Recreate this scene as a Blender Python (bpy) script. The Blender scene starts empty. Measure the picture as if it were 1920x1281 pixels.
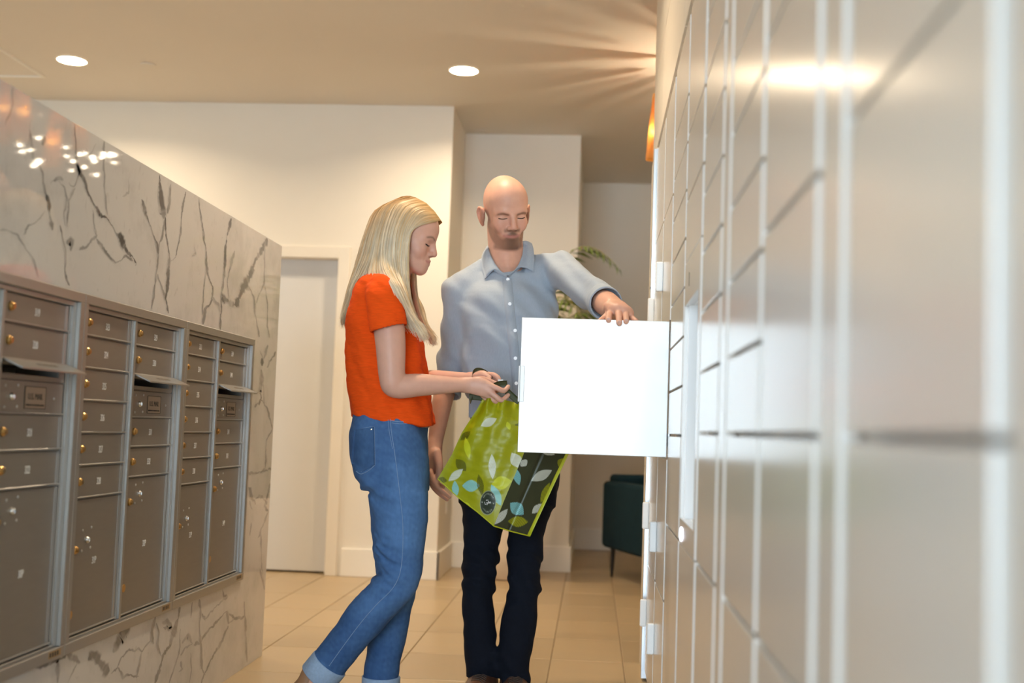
import bpy, bmesh, math, random
import numpy as np
from mathutils import Vector, Matrix

# ------------------------------------------------------------------ camera
sc = bpy.context.scene
FP = 2200.0                                   # focal length in pixels of the 1920-wide frame
YAW, PITCH, ROLL = math.radians(4.056), math.radians(4.213), math.radians(1.967)
CAM = np.array([0.0, 0.0, 0.94])
_f = np.array([-math.sin(YAW)*math.cos(PITCH), math.cos(YAW)*math.cos(PITCH), math.sin(PITCH)])
_r0 = np.array([math.cos(YAW), math.sin(YAW), 0.0]); _u0 = np.cross(_r0, _f)
CR = math.cos(ROLL)*_r0 + math.sin(ROLL)*_u0
CU = -math.sin(ROLL)*_r0 + math.cos(ROLL)*_u0
CF = _f
cd = bpy.data.cameras.new('camera'); cam = bpy.data.objects.new('camera', cd)
sc.collection.objects.link(cam)
M = Matrix(((CR[0], CU[0], -CF[0], CAM[0]), (CR[1], CU[1], -CF[1], CAM[1]), (CR[2], CU[2], -CF[2], CAM[2]), (0, 0, 0, 1)))
cam.matrix_world = M
cd.sensor_fit = 'HORIZONTAL'; cd.sensor_width = 36.0; cd.lens = FP/1920.0*36.0
cd.clip_start = 0.02; cd.clip_end = 60
cd.dof.use_dof = True; cd.dof.focus_distance = 3.78; cd.dof.aperture_fstop = 2.2
sc.camera = cam

# ------------------------------------------------------------------ world, exposure
w = bpy.data.worlds.new('world'); sc.world = w; w.use_nodes = True
bg = w.node_tree.nodes['Background']; bg.inputs[0].default_value = (0.68, 0.85, 1.0, 1); bg.inputs[1].default_value = 15.0
sc.view_settings.view_transform = 'Standard'; sc.view_settings.look = 'None'
sc.view_settings.gamma = 1.0; sc.view_settings.use_curve_mapping = False
sc.view_settings.exposure = 0.2
sc.cycles.max_bounces = 8; sc.cycles.diffuse_bounces = 5; sc.cycles.glossy_bounces = 4
sc.cycles.sample_clamp_indirect = 6.0; sc.cycles.caustics_reflective = False; sc.cycles.caustics_refractive = False
WARM = (1.0, 0.79, 0.55)

def area(name, loc, rot, sx, sy, power, color, portal=False, shape='RECTANGLE', spread=180):
    l = bpy.data.lights.new(name, 'AREA'); l.shape = shape; l.size = sx; l.size_y = sy
    l.energy = power; l.color = color; l.spread = math.radians(spread)
    if portal: l.cycles.is_portal = True
    o = bpy.data.objects.new(name, l); sc.collection.objects.link(o)
    o.location = loc; o.rotation_euler = rot
    return o
# daylight enters through the glazed front behind the camera
area('window_front_offscreen', (-1.0, -4.15, 1.40), (math.radians(90), 0, math.radians(0)), 3.2, 2.6, 1, (1, 1, 1), portal=True)

# ------------------------------------------------------------------ helpers
def ray(x, y): return CF + CR*(x-960)/FP + CU*(640.5-y)/FP
def UY(x, y, Y): d = ray(x, y); return CAM + d*(Y-CAM[1])/d[1]
def UX(x, y, X): d = ray(x, y); return CAM + d*(X-CAM[0])/d[0]
def UZ(x, y, Z): d = ray(x, y); return CAM + d*(Z-CAM[2])/d[2]
def PX(p):
    d = np.asarray(p, float)-CAM; wv = d@CF
    return np.stack([960+FP*(d@CR)/wv, 640.5-FP*(d@CU)/wv], -1)

rng = random.Random(7); nrg = np.random.default_rng(7)
COL = sc.collection

def node(nt, t, **kw):
    n = nt.nodes.new(t)
    for k, v in kw.items(): setattr(n, k, v)
    return n
def mat(name, color, rough=0.5, metal=0.0, spec=0.5, var=0.06, vscale=8.0, bump=0.0, bscale=60.0, coat=0.0, stretch=None, attr=None, sheen=0.0, sss=0.0, emit=None, estr=0.0, rvar=0.0):
    """principled material with procedural colour variation (noise) and fine relief"""
    m = bpy.data.materials.new(name); m.use_nodes = True; nt = m.node_tree; p = nt.nodes['Principled BSDF']
    p.inputs['Roughness'].default_value = rough; p.inputs['Metallic'].default_value = metal
    p.inputs['Specular IOR Level'].default_value = spec; p.inputs['Coat Weight'].default_value = coat
    p.inputs['Sheen Weight'].default_value = sheen
    tc = node(nt, 'ShaderNodeTexCoord'); mp = node(nt, 'ShaderNodeMapping')
    nt.links.new(tc.outputs['Object'], mp.inputs[0])
    if stretch: mp.inputs['Scale'].default_value = stretch
    n = node(nt, 'ShaderNodeTexNoise'); n.inputs['Scale'].default_value = vscale; n.inputs['Detail'].default_value = 5
    nt.links.new(mp.outputs[0], n.inputs['Vector'])
    hs = node(nt, 'ShaderNodeHueSaturation')
    mr = node(nt, 'ShaderNodeMapRange'); mr.inputs[3].default_value = 1-var*2; mr.inputs[4].default_value = 1+var*2
    nt.links.new(n.outputs[0], mr.inputs[0]); nt.links.new(mr.outputs[0], hs.inputs['Value'])
    if attr:
        a = node(nt, 'ShaderNodeAttribute', attribute_name=attr); nt.links.new(a.outputs['Color'], hs.inputs['Color'])
    else: hs.inputs['Color'].default_value = (*color, 1)
    nt.links.new(hs.outputs[0], p.inputs['Base Color'])
    if rvar:
        m2 = node(nt, 'ShaderNodeMapRange'); m2.inputs[3].default_value = rough-rvar; m2.inputs[4].default_value = rough+rvar
        nt.links.new(n.outputs[0], m2.inputs[0]); nt.links.new(m2.outputs[0], p.inputs['Roughness'])
    if bump:
        b = node(nt, 'ShaderNodeTexNoise'); b.inputs['Scale'].default_value = bscale; b.inputs['Detail'].default_value = 3
        nt.links.new(mp.outputs[0], b.inputs['Vector'])
        bn = node(nt, 'ShaderNodeBump'); bn.inputs['Strength'].default_value = bump; bn.inputs['Distance'].default_value = 0.01
        nt.links.new(b.outputs[0], bn.inputs['Height']); nt.links.new(bn.outputs[0], p.inputs['Normal'])
    if sss:
        p.inputs['Subsurface Weight'].default_value = sss; p.inputs['Subsurface Radius'].default_value = (1, .35, .2)
        p.inputs['Subsurface Scale'].default_value = 0.006
    if emit:
        p.inputs['Emission Color'].default_value = (*emit, 1); p.inputs['Emission Strength'].default_value = estr
    return m

def tag(o, label=None, cat=None, group=None, kind=None):
    if label: o['label'] = label
    if cat: o['category'] = cat
    if group: o['group'] = group
    if kind: o['kind'] = kind
    return o
ROOTS = {}
def thing(name, loc, label, cat, group=None):
    o = bpy.data.objects.new(name, None); COL.objects.link(o); o.location = loc; o.empty_display_size = .05
    ROOTS[o.name] = Matrix.Translation(-Vector(loc))
    return tag(o, label, cat, group)
def link(name, me, m=None, parent=None, loc=None, rot=None, smooth=False):
    o = bpy.data.objects.new(name, me); COL.objects.link(o)
    if m is not None and not me.materials: me.materials.append(m)
    if loc is not None: o.location = loc
    if rot is not None: o.rotation_euler = rot
    if parent is not None:
        o.parent = parent
        inv = ROOTS.get(parent.name)
        if inv is None:
            inv = Matrix.Translation(-Vector(parent.location)) if parent.type == 'MESH' and parent.rotation_euler[:] == (0, 0, 0) else Matrix.Identity(4)
        o.matrix_parent_inverse = inv
    if smooth: me.polygons.foreach_set('use_smooth', [True]*len(me.polygons))
    return o
def bm_mesh(bm, name='mesh'):
    bmesh.ops.recalc_face_normals(bm, faces=bm.faces)
    me = bpy.data.meshes.new(name); bm.to_mesh(me); bm.free(); return me
def add_box(bm, lo, hi, bev=0.0, seg=1):
    r = bmesh.ops.create_cube(bm, size=1.0)
    c = [(a+b)/2 for a, b in zip(lo, hi)]; s = [abs(b-a) for a, b in zip(lo, hi)]
    for v in r['verts']: v.co = Vector((c[0]+v.co.x*s[0], c[1]+v.co.y*s[1], c[2]+v.co.z*s[2]))
    if bev:
        es = {e for v in r['verts'] for e in v.link_edges}
        bmesh.ops.bevel(bm, geom=list(es), offset=bev, segments=seg, profile=.5, affect='EDGES')
    return bm
def box(lo, hi, bev=0.0, seg=1): return bm_mesh(add_box(bmesh.new(), lo, hi, bev, seg))
def boxes(lst, bev=0.0):
    bm = bmesh.new()
    for lo, hi in lst: add_box(bm, lo, hi, bev)
    return bm_mesh(bm)
def pydata(v, f, name='mesh'):
    me = bpy.data.meshes.new(name); me.from_pydata([tuple(p) for p in v], [], [tuple(int(i) for i in q) for q in f]); me.update(); return me
def lathe(prof, n=20, axis=2, org=(0, 0, 0), close=True):
    """profile [(radius, height)] turned round an axis; axis 0 means the height runs along X"""
    v = []; f = []
    for r_, h in prof:
        for k in range(n):
            a = 2*math.pi*k/n; p = (r_*math.cos(a), r_*math.sin(a), h)
            if axis == 0: p = (p[2], p[0], p[1])
            if axis == 1: p = (p[0], p[2], p[1])
            v.append((p[0]+org[0], p[1]+org[1], p[2]+org[2]))
    for i in range(len(prof)-1):
        for k in range(n): f.append((i*n+k, i*n+(k+1) % n, (i+1)*n+(k+1) % n, (i+1)*n+k))
    if close: f += [tuple(range(n))[::-1], tuple(range((len(prof)-1)*n, len(prof)*n))]
    bm = bmesh.new(); vs = [bm.verts.new(p) for p in v]
    for q in f: bm.faces.new([vs[i] for i in q])
    return bm_mesh(bm)
def tube(pts, rad, n=8, cap=True):
    """round tube along points; rad a number or one per point"""
    pts = np.asarray(pts, float); N = len(pts); rad = np.broadcast_to(np.asarray(rad, float), (N,))
    t = np.gradient(pts, axis=0); t /= np.linalg.norm(t, axis=1)[:, None]+1e-12
    up = np.array([0, 0, 1.0]) if abs(t[0][2]) < .9 else np.array([1.0, 0, 0])
    v = []; a = np.cross(t[0], up); a /= np.linalg.norm(a)
    for i in range(N):
        a = a-t[i]*(a@t[i]); a /= np.linalg.norm(a); b = np.cross(t[i], a)
        for k in range(n):
            q = 2*math.pi*k/n; v.append(pts[i]+rad[i]*(a*math.cos(q)+b*math.sin(q)))
    f = [(i*n+k, i*n+(k+1) % n, (i+1)*n+(k+1) % n, (i+1)*n+k) for i in range(N-1) for k in range(n)]
    if cap: f += [tuple(range(n))[::-1], tuple(range((N-1)*n, N*n))]
    bm = bmesh.new(); vs = [bm.verts.new(p) for p in v]
    for q in f: bm.faces.new([vs[i] for i in q])
    return bm_mesh(bm)
_fc = {}
def text_mesh(s, size, depth=0.0004):
    key = (s, size)
    if key in _fc: return _fc[key]
    c = bpy.data.curves.new('lettering', 'FONT'); c.body = s; c.size = size; c.align_x = 'CENTER'; c.align_y = 'CENTER'; c.extrude = depth; c.resolution_u = 3
    o = bpy.data.objects.new('lettering', c); COL.objects.link(o)
    dg = bpy.context.evaluated_depsgraph_get(); me = bpy.data.meshes.new_from_object(o.evaluated_get(dg))
    bpy.data.objects.remove(o); bpy.data.curves.remove(c); _fc[key] = me
    return me
def xform(me, m):
    me = me.copy(); me.transform(m); return me
# ------------------------------------------------------------------ the setting
H = 2.94                       # ceiling height
XW = -1.29                     # face of the marble half wall
XL = 0.22                      # face of the parcel lockers
YE = 4.69                      # end of the marble wall
m_wall = mat('wall_paint', (.84, .79, .70), .62, var=.015, vscale=3, bump=.02, bscale=220)
m_ceil = mat('ceiling_paint', (.80, .745, .66), .75, var=.01, vscale=2)
m_base = mat('baseboard_paint', (.90, .86, .78), .45, var=.01)
m_tile = mat('porcelain_tile', (.485, .365, .215), .32, var=.06, vscale=3.0, stretch=(1, 3.5, 1), bump=.03, bscale=20, rvar=.06)
m_grout = mat('grout', (.31, .23, .14), .9, var=.05)
m_door = mat('door_paint', (.70, .70, .70), .42, var=.01)
_nt = m_tile.node_tree; _oi = node(_nt, 'ShaderNodeObjectInfo'); _hs = next(n for n in _nt.nodes if n.type == 'HUE_SAT'); _h2 = node(_nt, 'ShaderNodeHueSaturation'); _mr = node(_nt, 'ShaderNodeMapRange'); _mr.inputs[3].default_value = .90; _mr.inputs[4].default_value = 1.08
_nt.links.new(_oi.outputs['Random'], _mr.inputs[0]); _nt.links.new(_mr.outputs[0], _h2.inputs['Value']); _nt.links.new(_hs.outputs[0], _h2.inputs['Color']); _nt.links.new(_h2.outputs[0], _nt.nodes['Principled BSDF'].inputs['Base Color'])
m_black = mat('dark_gap', (.02, .018, .016), .6, var=.02)

def struct(name, me, m, parent=None, **k):
    o = link(name, me, m, parent, **k)
    if parent is None: tag(o, kind='structure')
    return o
fl = struct('floor', box((-6, -4.4, -.12), (4.2, 9.6, -.003)), m_grout)
TX, TY, X0, Y0 = .2935, .4965, -.142, 4.40
tile = box((-TX/2+.0024, -TY/2+.0024, -.004), (TX/2-.0024, TY/2-.0024, 0), .0012)
tile.materials.append(m_tile)
rest = bmesh.new()
for i in range(-19, 14):
    for j in range(-17, 10):
        cx, cy = X0+(i+.5)*TX, Y0+(j+.5)*TY
        if cx < -5.9 or cx > 4.1 or cy < -4.0 or cy > 9.5: continue
        if -2.15 < cx < .62 and 3.9 < cy < 9.4: link('tile', tile, None, fl, loc=(cx, cy, rng.uniform(-.0004, .0002)))
        else: add_box(rest, (cx-TX/2+.0024, cy-TY/2+.0024, -.004), (cx+TX/2-.0024, cy+TY/2-.0024, 0))
tag(link('tile_field', bm_mesh(rest), m_tile, fl), kind='stuff')
struct('ceiling', box((-6, -4.4, H), (4.2, 9.6, H+.12)), m_ceil)
YB, YN, YF = 7.19, 7.87, 9.40      # back wall, niche wall, far wall
DX0, DX1, DZ = -2.52, -1.60, 1.97  # door opening
struct('wall_back', boxes([((-6, YB, 0), (DX0, YB+.4, H)), ((DX1, YB, 0), (-.925, YB+.68, H)), ((DX0, YB, DZ), (DX1, YB+.4, H))]), m_wall)
struct('wall_niche', box((-.925, YN, 0), (-.135, YF+.2, H)), m_wall)
struct('wall_far', box((-.135, YF, 0), (4.2, YF+.2, H)), m_wall)
struct('wall_side', box((-6.1, -4.4, 0), (-6, 7.6, H)), m_wall)
struct('wall_end', box((4.2, -4.4, 0), (4.3, 9.6, H)), m_wall)
# glazed front behind the camera
struct('wall_front', boxes([((-6, -4.4, 0), (-2.6, -4.2, H)), ((.6, -4.4, 0), (4.2, -4.2, H)), ((-2.6, -4.4, 2.7), (.6, -4.2, H)), ((-2.6, -4.4, 0), (.6, -4.2, .1))]), m_wall)
m_alu = mat('window_aluminium', (.25, .25, .26), .4, metal=.7, var=.02)
wn = struct('window_1', boxes([((x-.03, -4.32, .1), (x+.03, -4.25, 2.7)) for x in (-2.57, -1.0, .57)]+[((-2.6, -4.32, 2.1), (.6, -4.25, 2.16))]), m_alu)
# baseboards
bb = .17
def bboard(name, lo, hi): struct(name, box(lo, hi, .004, 2), m_base)
bboard('baseboard_back', (DX1+.085, YB-.018, 0), (-.907, YB, bb))
bboard('baseboard_return', (-.925, YB-.018, 0), (-.907, YN-.019, bb))
bboard('baseboard_niche', (-.925, YN-.018, 0), (-.117, YN, bb))
bboard('baseboard_corner', (-.135, YN, 0), (-.117, YF-.019, bb))
bboard('baseboard_far', (-.135, YF-.018, 0), (4.2, YF, bb))
# door in the back wall
dr = struct('door_1', box((DX0+.01, YB+.07, .012), (DX1-.01, YB+.115, DZ-.008), .002), m_door)
link('hinge', lathe([(.008, 0), (.008, .1)], 10, org=(DX1-.012, YB+.066, 1.6)), m_alu, dr)
m_frame = mat('door_frame_paint', (.86, .80, .70), .4, var=.01)
struct('trim_1', boxes([((DX1-.012, YB-.022, 0), (DX1+.062, YB+.13, DZ+.062)), ((DX0-.062, YB-.022, 0), (DX0+.012, YB+.13, DZ+.062)), ((DX0+.012, YB-.022, DZ-.012), (DX1-.012, YB+.13, DZ+.062))], .003), m_frame)
struct('wall_behind_door', box((DX0-.1, YB+.3, 0), (DX1+.1, YB+.4, DZ)), m_wall)
# ceiling access panel, sprinkler covers
pn = thing('ceiling_panel', (-3.9, 6.1, H), 'square painted access panel set flush in the ceiling near a recessed light', 'ceiling panel')
link('panel', box((-4.5, 5.5, H-.004), (-3.335, 6.645, H-.0005)), m_ceil, pn)
link('edge', boxes([((-3.335, 5.5, H-.012), (-3.322, 6.66, H-.0005)), ((-4.5, 6.645, H-.012), (-3.335, 6.66, H-.0005))]), m_base, pn)
for (px, py, lab) in ((278, 121, 'flat round sprinkler cover in the ceiling beside a recessed light'), (905, 245, 'small round sprinkler cover in the niche ceiling')):
    c = UZ(px, py, H)
    t = thing('sprinkler_cover', tuple(c), lab, 'sprinkler', 'sprinkler covers')
    link('plate', lathe([(.042, -.007), (.044, -.005), (.044, -.002)], 24, org=(c[0], c[1], H)), m_ceil, t)
    link('collar', lathe([(.034, -.002), (.034, -.0003)], 24, org=(c[0], c[1], H)), m_ceil, t)

# recessed downlights: warm disc lamps in a white trim ring
m_ring = mat('lamp_trim', (.9, .87, .8), .4, var=.01)
m_lamp = mat('lamp_lens', (1, .95, .85), .5, emit=(1.0, .80, .52), estr=40, var=0)
LIGHTS = [((-3.011, 6.344), 'warm recessed ceiling light next to the flat sprinkler cover'), ((-.78, 6.44), 'warm recessed ceiling light in front of the wall niche')]
LIGHTS += [((x, y), 'warm recessed ceiling light '+('above the aisle ' if x > -1 else 'above the far side of the marble wall ')+w_) for y, w_ in ((4.0, 'by the mailboxes'),) for x in (-3.0, -.62)]
for (c, lab) in LIGHTS:
    off_ = '_offscreen' if c[1] < 5 else ''          # the row above the picture
    t = thing('ceiling_light'+off_, (c[0], c[1], H), lab, 'ceiling light', 'recessed ceiling lights')
    link('trim_ring', lathe([(.079, -.001), (.088, -.001), (.088, -.005), (.079, -.006)], 28, org=(c[0], c[1], H), close=False), m_ring, t)
    link('lens'+off_, lathe([(.079, -.004), (.079, -.001)], 28, org=(c[0], c[1], H)), m_lamp, t)
    area('ceiling_lamp'+off_, (c[0], c[1], H-.008), (0, 0, 0), .15, .15, 18, WARM, shape='DISK', spread=150)

# ------------------------------------------------------------------ marble half wall
def marble_mat():
    m = bpy.data.materials.new('veined_quartz'); m.use_nodes = True; nt = m.node_tree; p = nt.nodes['Principled BSDF']
    p.inputs['Roughness'].default_value = .035; p.inputs['Specular IOR Level'].default_value = .5
    tc = node(nt, 'ShaderNodeTexCoord')
    n = node(nt, 'ShaderNodeTexNoise'); n.inputs['Scale'].default_value = 5; n.inputs['Detail'].default_value = 8; n.inputs['Roughness'].default_value = .65
    nt.links.new(tc.outputs['Object'], n.inputs['Vector'])
    r = node(nt, 'ShaderNodeValToRGB'); e = r.color_ramp.elements
    e[0].position = .30; e[0].color = (.52, .51, .50, 1); e[1].position = .50; e[1].color = (.625, .615, .605, 1)
    nt.links.new(n.outputs[0], r.inputs[0])
    # faint speckle smudges
    mp = node(nt, 'ShaderNodeMapping'); mp.inputs['Scale'].default_value = (1, 2.2, 1); nt.links.new(tc.outputs['Object'], mp.inputs[0])
    n2 = node(nt, 'ShaderNodeTexNoise'); n2.inputs['Scale'].default_value = 22; n2.inputs['Detail'].default_value = 6; n2.inputs['Distortion'].default_value = 1.2
    nt.links.new(mp.outputs[0], n2.inputs['Vector'])
    r2 = node(nt, 'ShaderNodeValToRGB'); e = r2.color_ramp.elements; e[0].position = .62; e[0].color = (0, 0, 0, 1); e[1].position = .74; e[1].color = (.40, .40, .40, 1)
    nt.links.new(n2.outputs[0], r2.inputs[0])
    mx = node(nt, 'ShaderNodeMixRGB'); mx.inputs[2].default_value = (.40, .39, .38, 1)
    nt.links.new(r2.outputs[0], mx.inputs[0]); nt.links.new(r.outputs[0], mx.inputs[1])
    # veins, carried as weight on the inlaid vein strips
    a = node(nt, 'ShaderNodeAttribute', attribute_name='vein')
    mv = node(nt, 'ShaderNodeMixRGB'); mv.inputs[2].default_value = (.085, .08, .08, 1)
    nt.links.new(a.outputs['Fac'], mv.inputs[0]); nt.links.new(mx.outputs[0], mv.inputs[1]); nt.links.new(mv.outputs[0], p.inputs['Base Color'])
    return m
m_marble = marble_mat()
MZ0, MZ1, WT = .347, 1.236, 1.65       # mailbox opening, wall top
MY0, MY1 = 2.108, 4.342
wl = struct('wall_left', boxes([((-1.95, .4, 0), (XW-.13, YE, WT)), ((XW-.13, .4, 0), (XW, YE, MZ0)), ((XW-.13, .4, MZ1), (XW, YE, WT)), ((XW-.13, .4, MZ0), (XW, MY0, MZ1)), ((XW-.13, MY1, MZ0), (XW, YE, MZ1))]), m_marble)
# vein strips traced on the wall face: (width px, darkness, pixel path)
S = .39045
def zt(l, ox, oy, s): return [(ox+x*s, oy+y*s) for x, y in l]
V = []
A = lambda w, d, l: V.append((w, d, zt(l, 0, 140, S)))
A(3, .5, [(0, 738), (60, 755), (90, 770), (120, 830), (160, 890), (185, 970)]); A(2.6, .6, [(110, 770), (130, 735), (190, 690), (218, 655)])
A(3, .6, [(185, 425), (205, 480), (215, 560), (225, 600)]); A(9, .85, [(222, 580), (238, 620), (232, 660), (248, 720), (252, 745)])
A(4, .5, [(240, 520), (270, 500), (310, 540), (325, 600), (305, 660), (312, 720)]); A(8, .6, [(260, 505), (285, 490), (305, 500)])
A(3, .6, [(355, 235), (362, 330), (372, 430), (380, 470), (358, 545), (330, 520)]); A(3, .55, [(358, 545), (330, 600), (325, 690), (318, 730)])
A(5, .85, [(372, 435), (405, 510), (440, 600), (480, 680)]); A(12, 1, [(480, 675), (510, 690), (545, 740), (580, 785), (600, 835)]); A(8, .9, [(595, 820), (625, 870), (655, 900), (652, 915)])
A(3, .5, [(500, 320), (497, 450), (505, 580), (515, 670)]); A(3, .5, [(445, 640), (455, 740), (462, 780), (415, 820), (380, 835)])
A(4, .7, [(465, 785), (490, 830), (530, 880), (560, 905), (600, 880), (640, 890)])
A(6, .8, [(290, 720), (300, 790), (318, 850), (308, 920), (322, 985), (335, 1010)]); A(10, .55, [(318, 800), (345, 805), (340, 840)])
A(7, .85, [(768, 480), (772, 560), (775, 620), (790, 690)]); A(5, .85, [(790, 690), (798, 780), (812, 880), (808, 980), (797, 1070), (806, 1150)])
A(3, .6, [(818, 520), (812, 620), (790, 700), (770, 800), (757, 900), (750, 980), (728, 1120)]); A(4.5, .75, [(680, 595), (705, 680), (745, 790), (760, 860)]); A(3, .6, [(755, 960), (780, 1030), (800, 1100)])
A(3.4, .65, [(893, 560), (872, 650), (866, 770), (842, 885), (815, 900)]); A(3.4, .65, [(955, 595), (970, 720), (990, 850), (992, 940), (1020, 1020), (1018, 1080), (985, 1130), (975, 1200)])
A(3, .5, [(1020, 1075), (1048, 1110), (1060, 1150)]); A(2.5, .5, [(990, 940), (978, 1020), (970, 1150)])
A(5, .75, [(1110, 690), (1090, 780), (1082, 870), (1075, 970), (1062, 1060), (1058, 1220)]); A(2.5, .5, [(1125, 845), (1105, 920), (1090, 990), (1100, 1070)])
A(7, .75, [(1285, 790), (1262, 835), (1225, 890), (1195, 985)]); A(9, .7, [(1198, 975), (1170, 1020), (1130, 1110)]); A(8, .7, [(1062, 1075), (1095, 1085), (1125, 1110)])
A(2.5, .5, [(1190, 1000), (1222, 1080), (1225, 1150), (1245, 1260)]); A(2.4, .45, [(1272, 800), (1268, 1000), (1230, 1100)]); A(2.4, .45, [(1268, 1000), (1285, 1100), (1283, 1200), (1295, 1260)])
A(2, .35, [(60, 60), (62, 150), (20, 240)]); A(2, .3, [(145, 235), (140, 330), (150, 400)]); A(6, .5, [(140, 260), (150, 330), (155, 410)]); A(7, .5, [(215, 290), (200, 330)])
A(2, .3, [(410, 350), (430, 385), (460, 330)]); A(2, .3, [(618, 500), (620, 580), (590, 580)]); A(2, .3, [(930, 830), (942, 860), (920, 870)])
B = lambda w, d, l: V.append((w, d, zt(l, 0, 1050, .27083)))
B(9, .75, [(230, 705), (290, 740), (350, 715), (420, 690), (470, 650), (520, 680), (560, 705)]); B(12, .7, [(610, 690), (640, 655), (680, 680), (715, 755), (760, 765)]); B(6, .7, [(400, 700), (405, 780), (395, 853)]); B(3, .5, [(540, 700), (510, 760), (470, 853)])
B(10, .75, [(900, 440), (860, 490), (830, 550), (780, 640)]); B(3, .55, [(770, 795), (815, 750), (835, 680), (890, 625), (980, 625), (1040, 560)]); B(3, .5, [(980, 630), (960, 730), (945, 800)]); B(4, .6, [(815, 755), (850, 810), (900, 790), (955, 815)])
B(9, .7, [(1240, 330), (1235, 400), (1200, 500), (1175, 590), (1130, 650), (1105, 760), (1070, 853)]); B(5, .6, [(1075, 390), (1050, 490), (1060, 580)]); B(3, .6, [(1080, 440), (1100, 500), (1090, 580), (1110, 670)])
B(6, .55, [(1120, 440), (1160, 420), (1190, 470), (1130, 480)]); B(3, .5, [(1250, 480), (1245, 600), (1215, 720), (1170, 853)]); B(6, .45, [(1260, 580), (1300, 520), (1330, 580), (1270, 620), (1250, 660)])
B(3, .55, [(1380, 270), (1390, 370), (1420, 405), (1470, 350), (1530, 290), (1580, 250)]); B(4, .6, [(1340, 590), (1385, 570), (1430, 500), (1500, 430), (1570, 355), (1620, 400), (1680, 405), (1695, 380)]); B(3, .5, [(1570, 360), (1580, 440), (1620, 410)])
B(4, .6, [(1580, 450), (1540, 560), (1480, 650), (1410, 800), (1395, 853)]); B(3, .5, [(1385, 330), (1380, 470), (1390, 600), (1395, 740), (1420, 800)]); B(2.5, .5, [(1690, 290), (1700, 500), (1710, 710)]); B(2, .4, [(1800, 60), (1830, 210)])
B(3, .45, [(1330, 290), (1320, 400)]); B(4, .5, [(1540, 200), (1550, 260), (1575, 250)]); B(3, .4, [(1320, 640), (1325, 760), (1310, 853)]); B(5, .4, [(1250, 700), (1265, 760), (1240, 770)])
C = lambda w, d, l: V.append((w, d, zt(l, 380, 440, .25)))
C(6, .8, [(448, 930), (445, 990)]); C(5, .6, [(440, 1020), (448, 1070), (425, 1170), (440, 1230), (420, 1281)]); C(3, .5, [(430, 870), (450, 930)]); C(3, .5, [(490, 830), (455, 935)]); C(3, .6, [(550, 885), (500, 950), (482, 1000)]); C(2, .4, [(455, 1100), (460, 1281)]); C(2, .4, [(375, 1175), (420, 1180)])
D = lambda w, d, l: V.append((w, d, zt(l, 380, 740, .4214)))
D(3, .55, [(230, 55), (262, 25), (290, 70), (310, 155)]); D(2, .45, [(310, 155), (283, 200), (278, 330)]); D(3, .5, [(200, 345), (225, 355), (265, 340), (305, 335)]); D(6, .6, [(205, 410), (215, 450), (235, 490)]); D(6, .6, [(235, 465), (265, 455), (285, 490)]); D(5, .6, [(300, 400), (275, 500), (292, 520)])
D(3, .45, [(292, 520), (265, 590), (245, 640)]); D(3, .45, [(215, 570), (210, 630)]); D(2, .4, [(258, 620), (262, 760), (275, 870)]); D(2, .4, [(205, 480), (220, 510)])
vv, vf, vw = [], [], []
for (wpx, dk, path, shift) in [(*v, 0.0) for v in V]+[(*v, -2.32) for v in V]:     # the slab's pattern repeats toward the entrance
    P = np.array([UX(x, y, XW)[1:] for x, y in path])+np.array([shift, 0])
    seg = np.linalg.norm(np.diff(P, axis=0), axis=1); s = np.r_[0, np.cumsum(seg)]
    n = max(4, int(s[-1]/.006)); q = np.linspace(0, s[-1], n); Q = np.stack([np.interp(q, s, P[:, k]) for k in (0, 1)], 1)
    jit = nrg.normal(0, 1, (n, 2)); jit = (jit+np.roll(jit, 1, 0)+np.roll(jit, -1, 0)+np.roll(jit, 2, 0))/4*.0045; Q = Q+jit
    t = np.gradient(Q, axis=0); t /= np.linalg.norm(t, axis=1)[:, None]+1e-9; nn = np.stack([-t[:, 1], t[:, 0]], 1)
    mpp = np.array([XW*-1/(1110-np.clip(path[0][0], 0, 700))])[0]     # metres per pixel on the wall, vertical
    wd = wpx*mpp*.72*(1+.45*np.convolve(nrg.normal(0, 1, n+8), np.ones(9)/3, 'valid')); wd = np.clip(wd, .0012, .03)
    wd *= np.clip(np.minimum(np.arange(n), np.arange(n)[::-1])/4+.35, 0, 1)
    dk = min(1, dk*1.05)*np.clip(1+.25*np.convolve(nrg.normal(0, 1, n+6), np.ones(7)/3, 'valid'), .35, 1.1)
    b0 = len(vv); off = XW+.0004+.00002*(len(vf) % 7)
    for i in range(n):
        for sgn, wt in ((-1, 0), (-.5, .9), (.5, .9), (1, 0)):
            y, z = Q[i]+nn[i]*wd[i]*sgn*np.array([min(max(Q[i][0], 1.5)/1.55, 2.8), 1])
            vv.append((off, min(y, YE-.002), min(z, WT-.002))); vw.append(wt*dk[i])
    for i in range(n-1):
        for k in range(3):
            c = [b0+i*4+k, b0+i*4+k+1, b0+(i+1)*4+k+1, b0+(i+1)*4+k]
            ctr = np.mean([vv[j] for j in c], axis=0)
            if MY0-.03 < ctr[1] < MY1 and MZ0 < ctr[2] < MZ1: continue
            if shift and not .41 < ctr[1] < 2.33: continue
            vf.append(c)
me = pydata(vv, vf); at = me.attributes.new('vein', 'FLOAT', 'POINT'); at.data.foreach_set('value', np.array(vw, np.float32))
tag(link('veining', me, m_marble, wl), kind='stuff')

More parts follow.
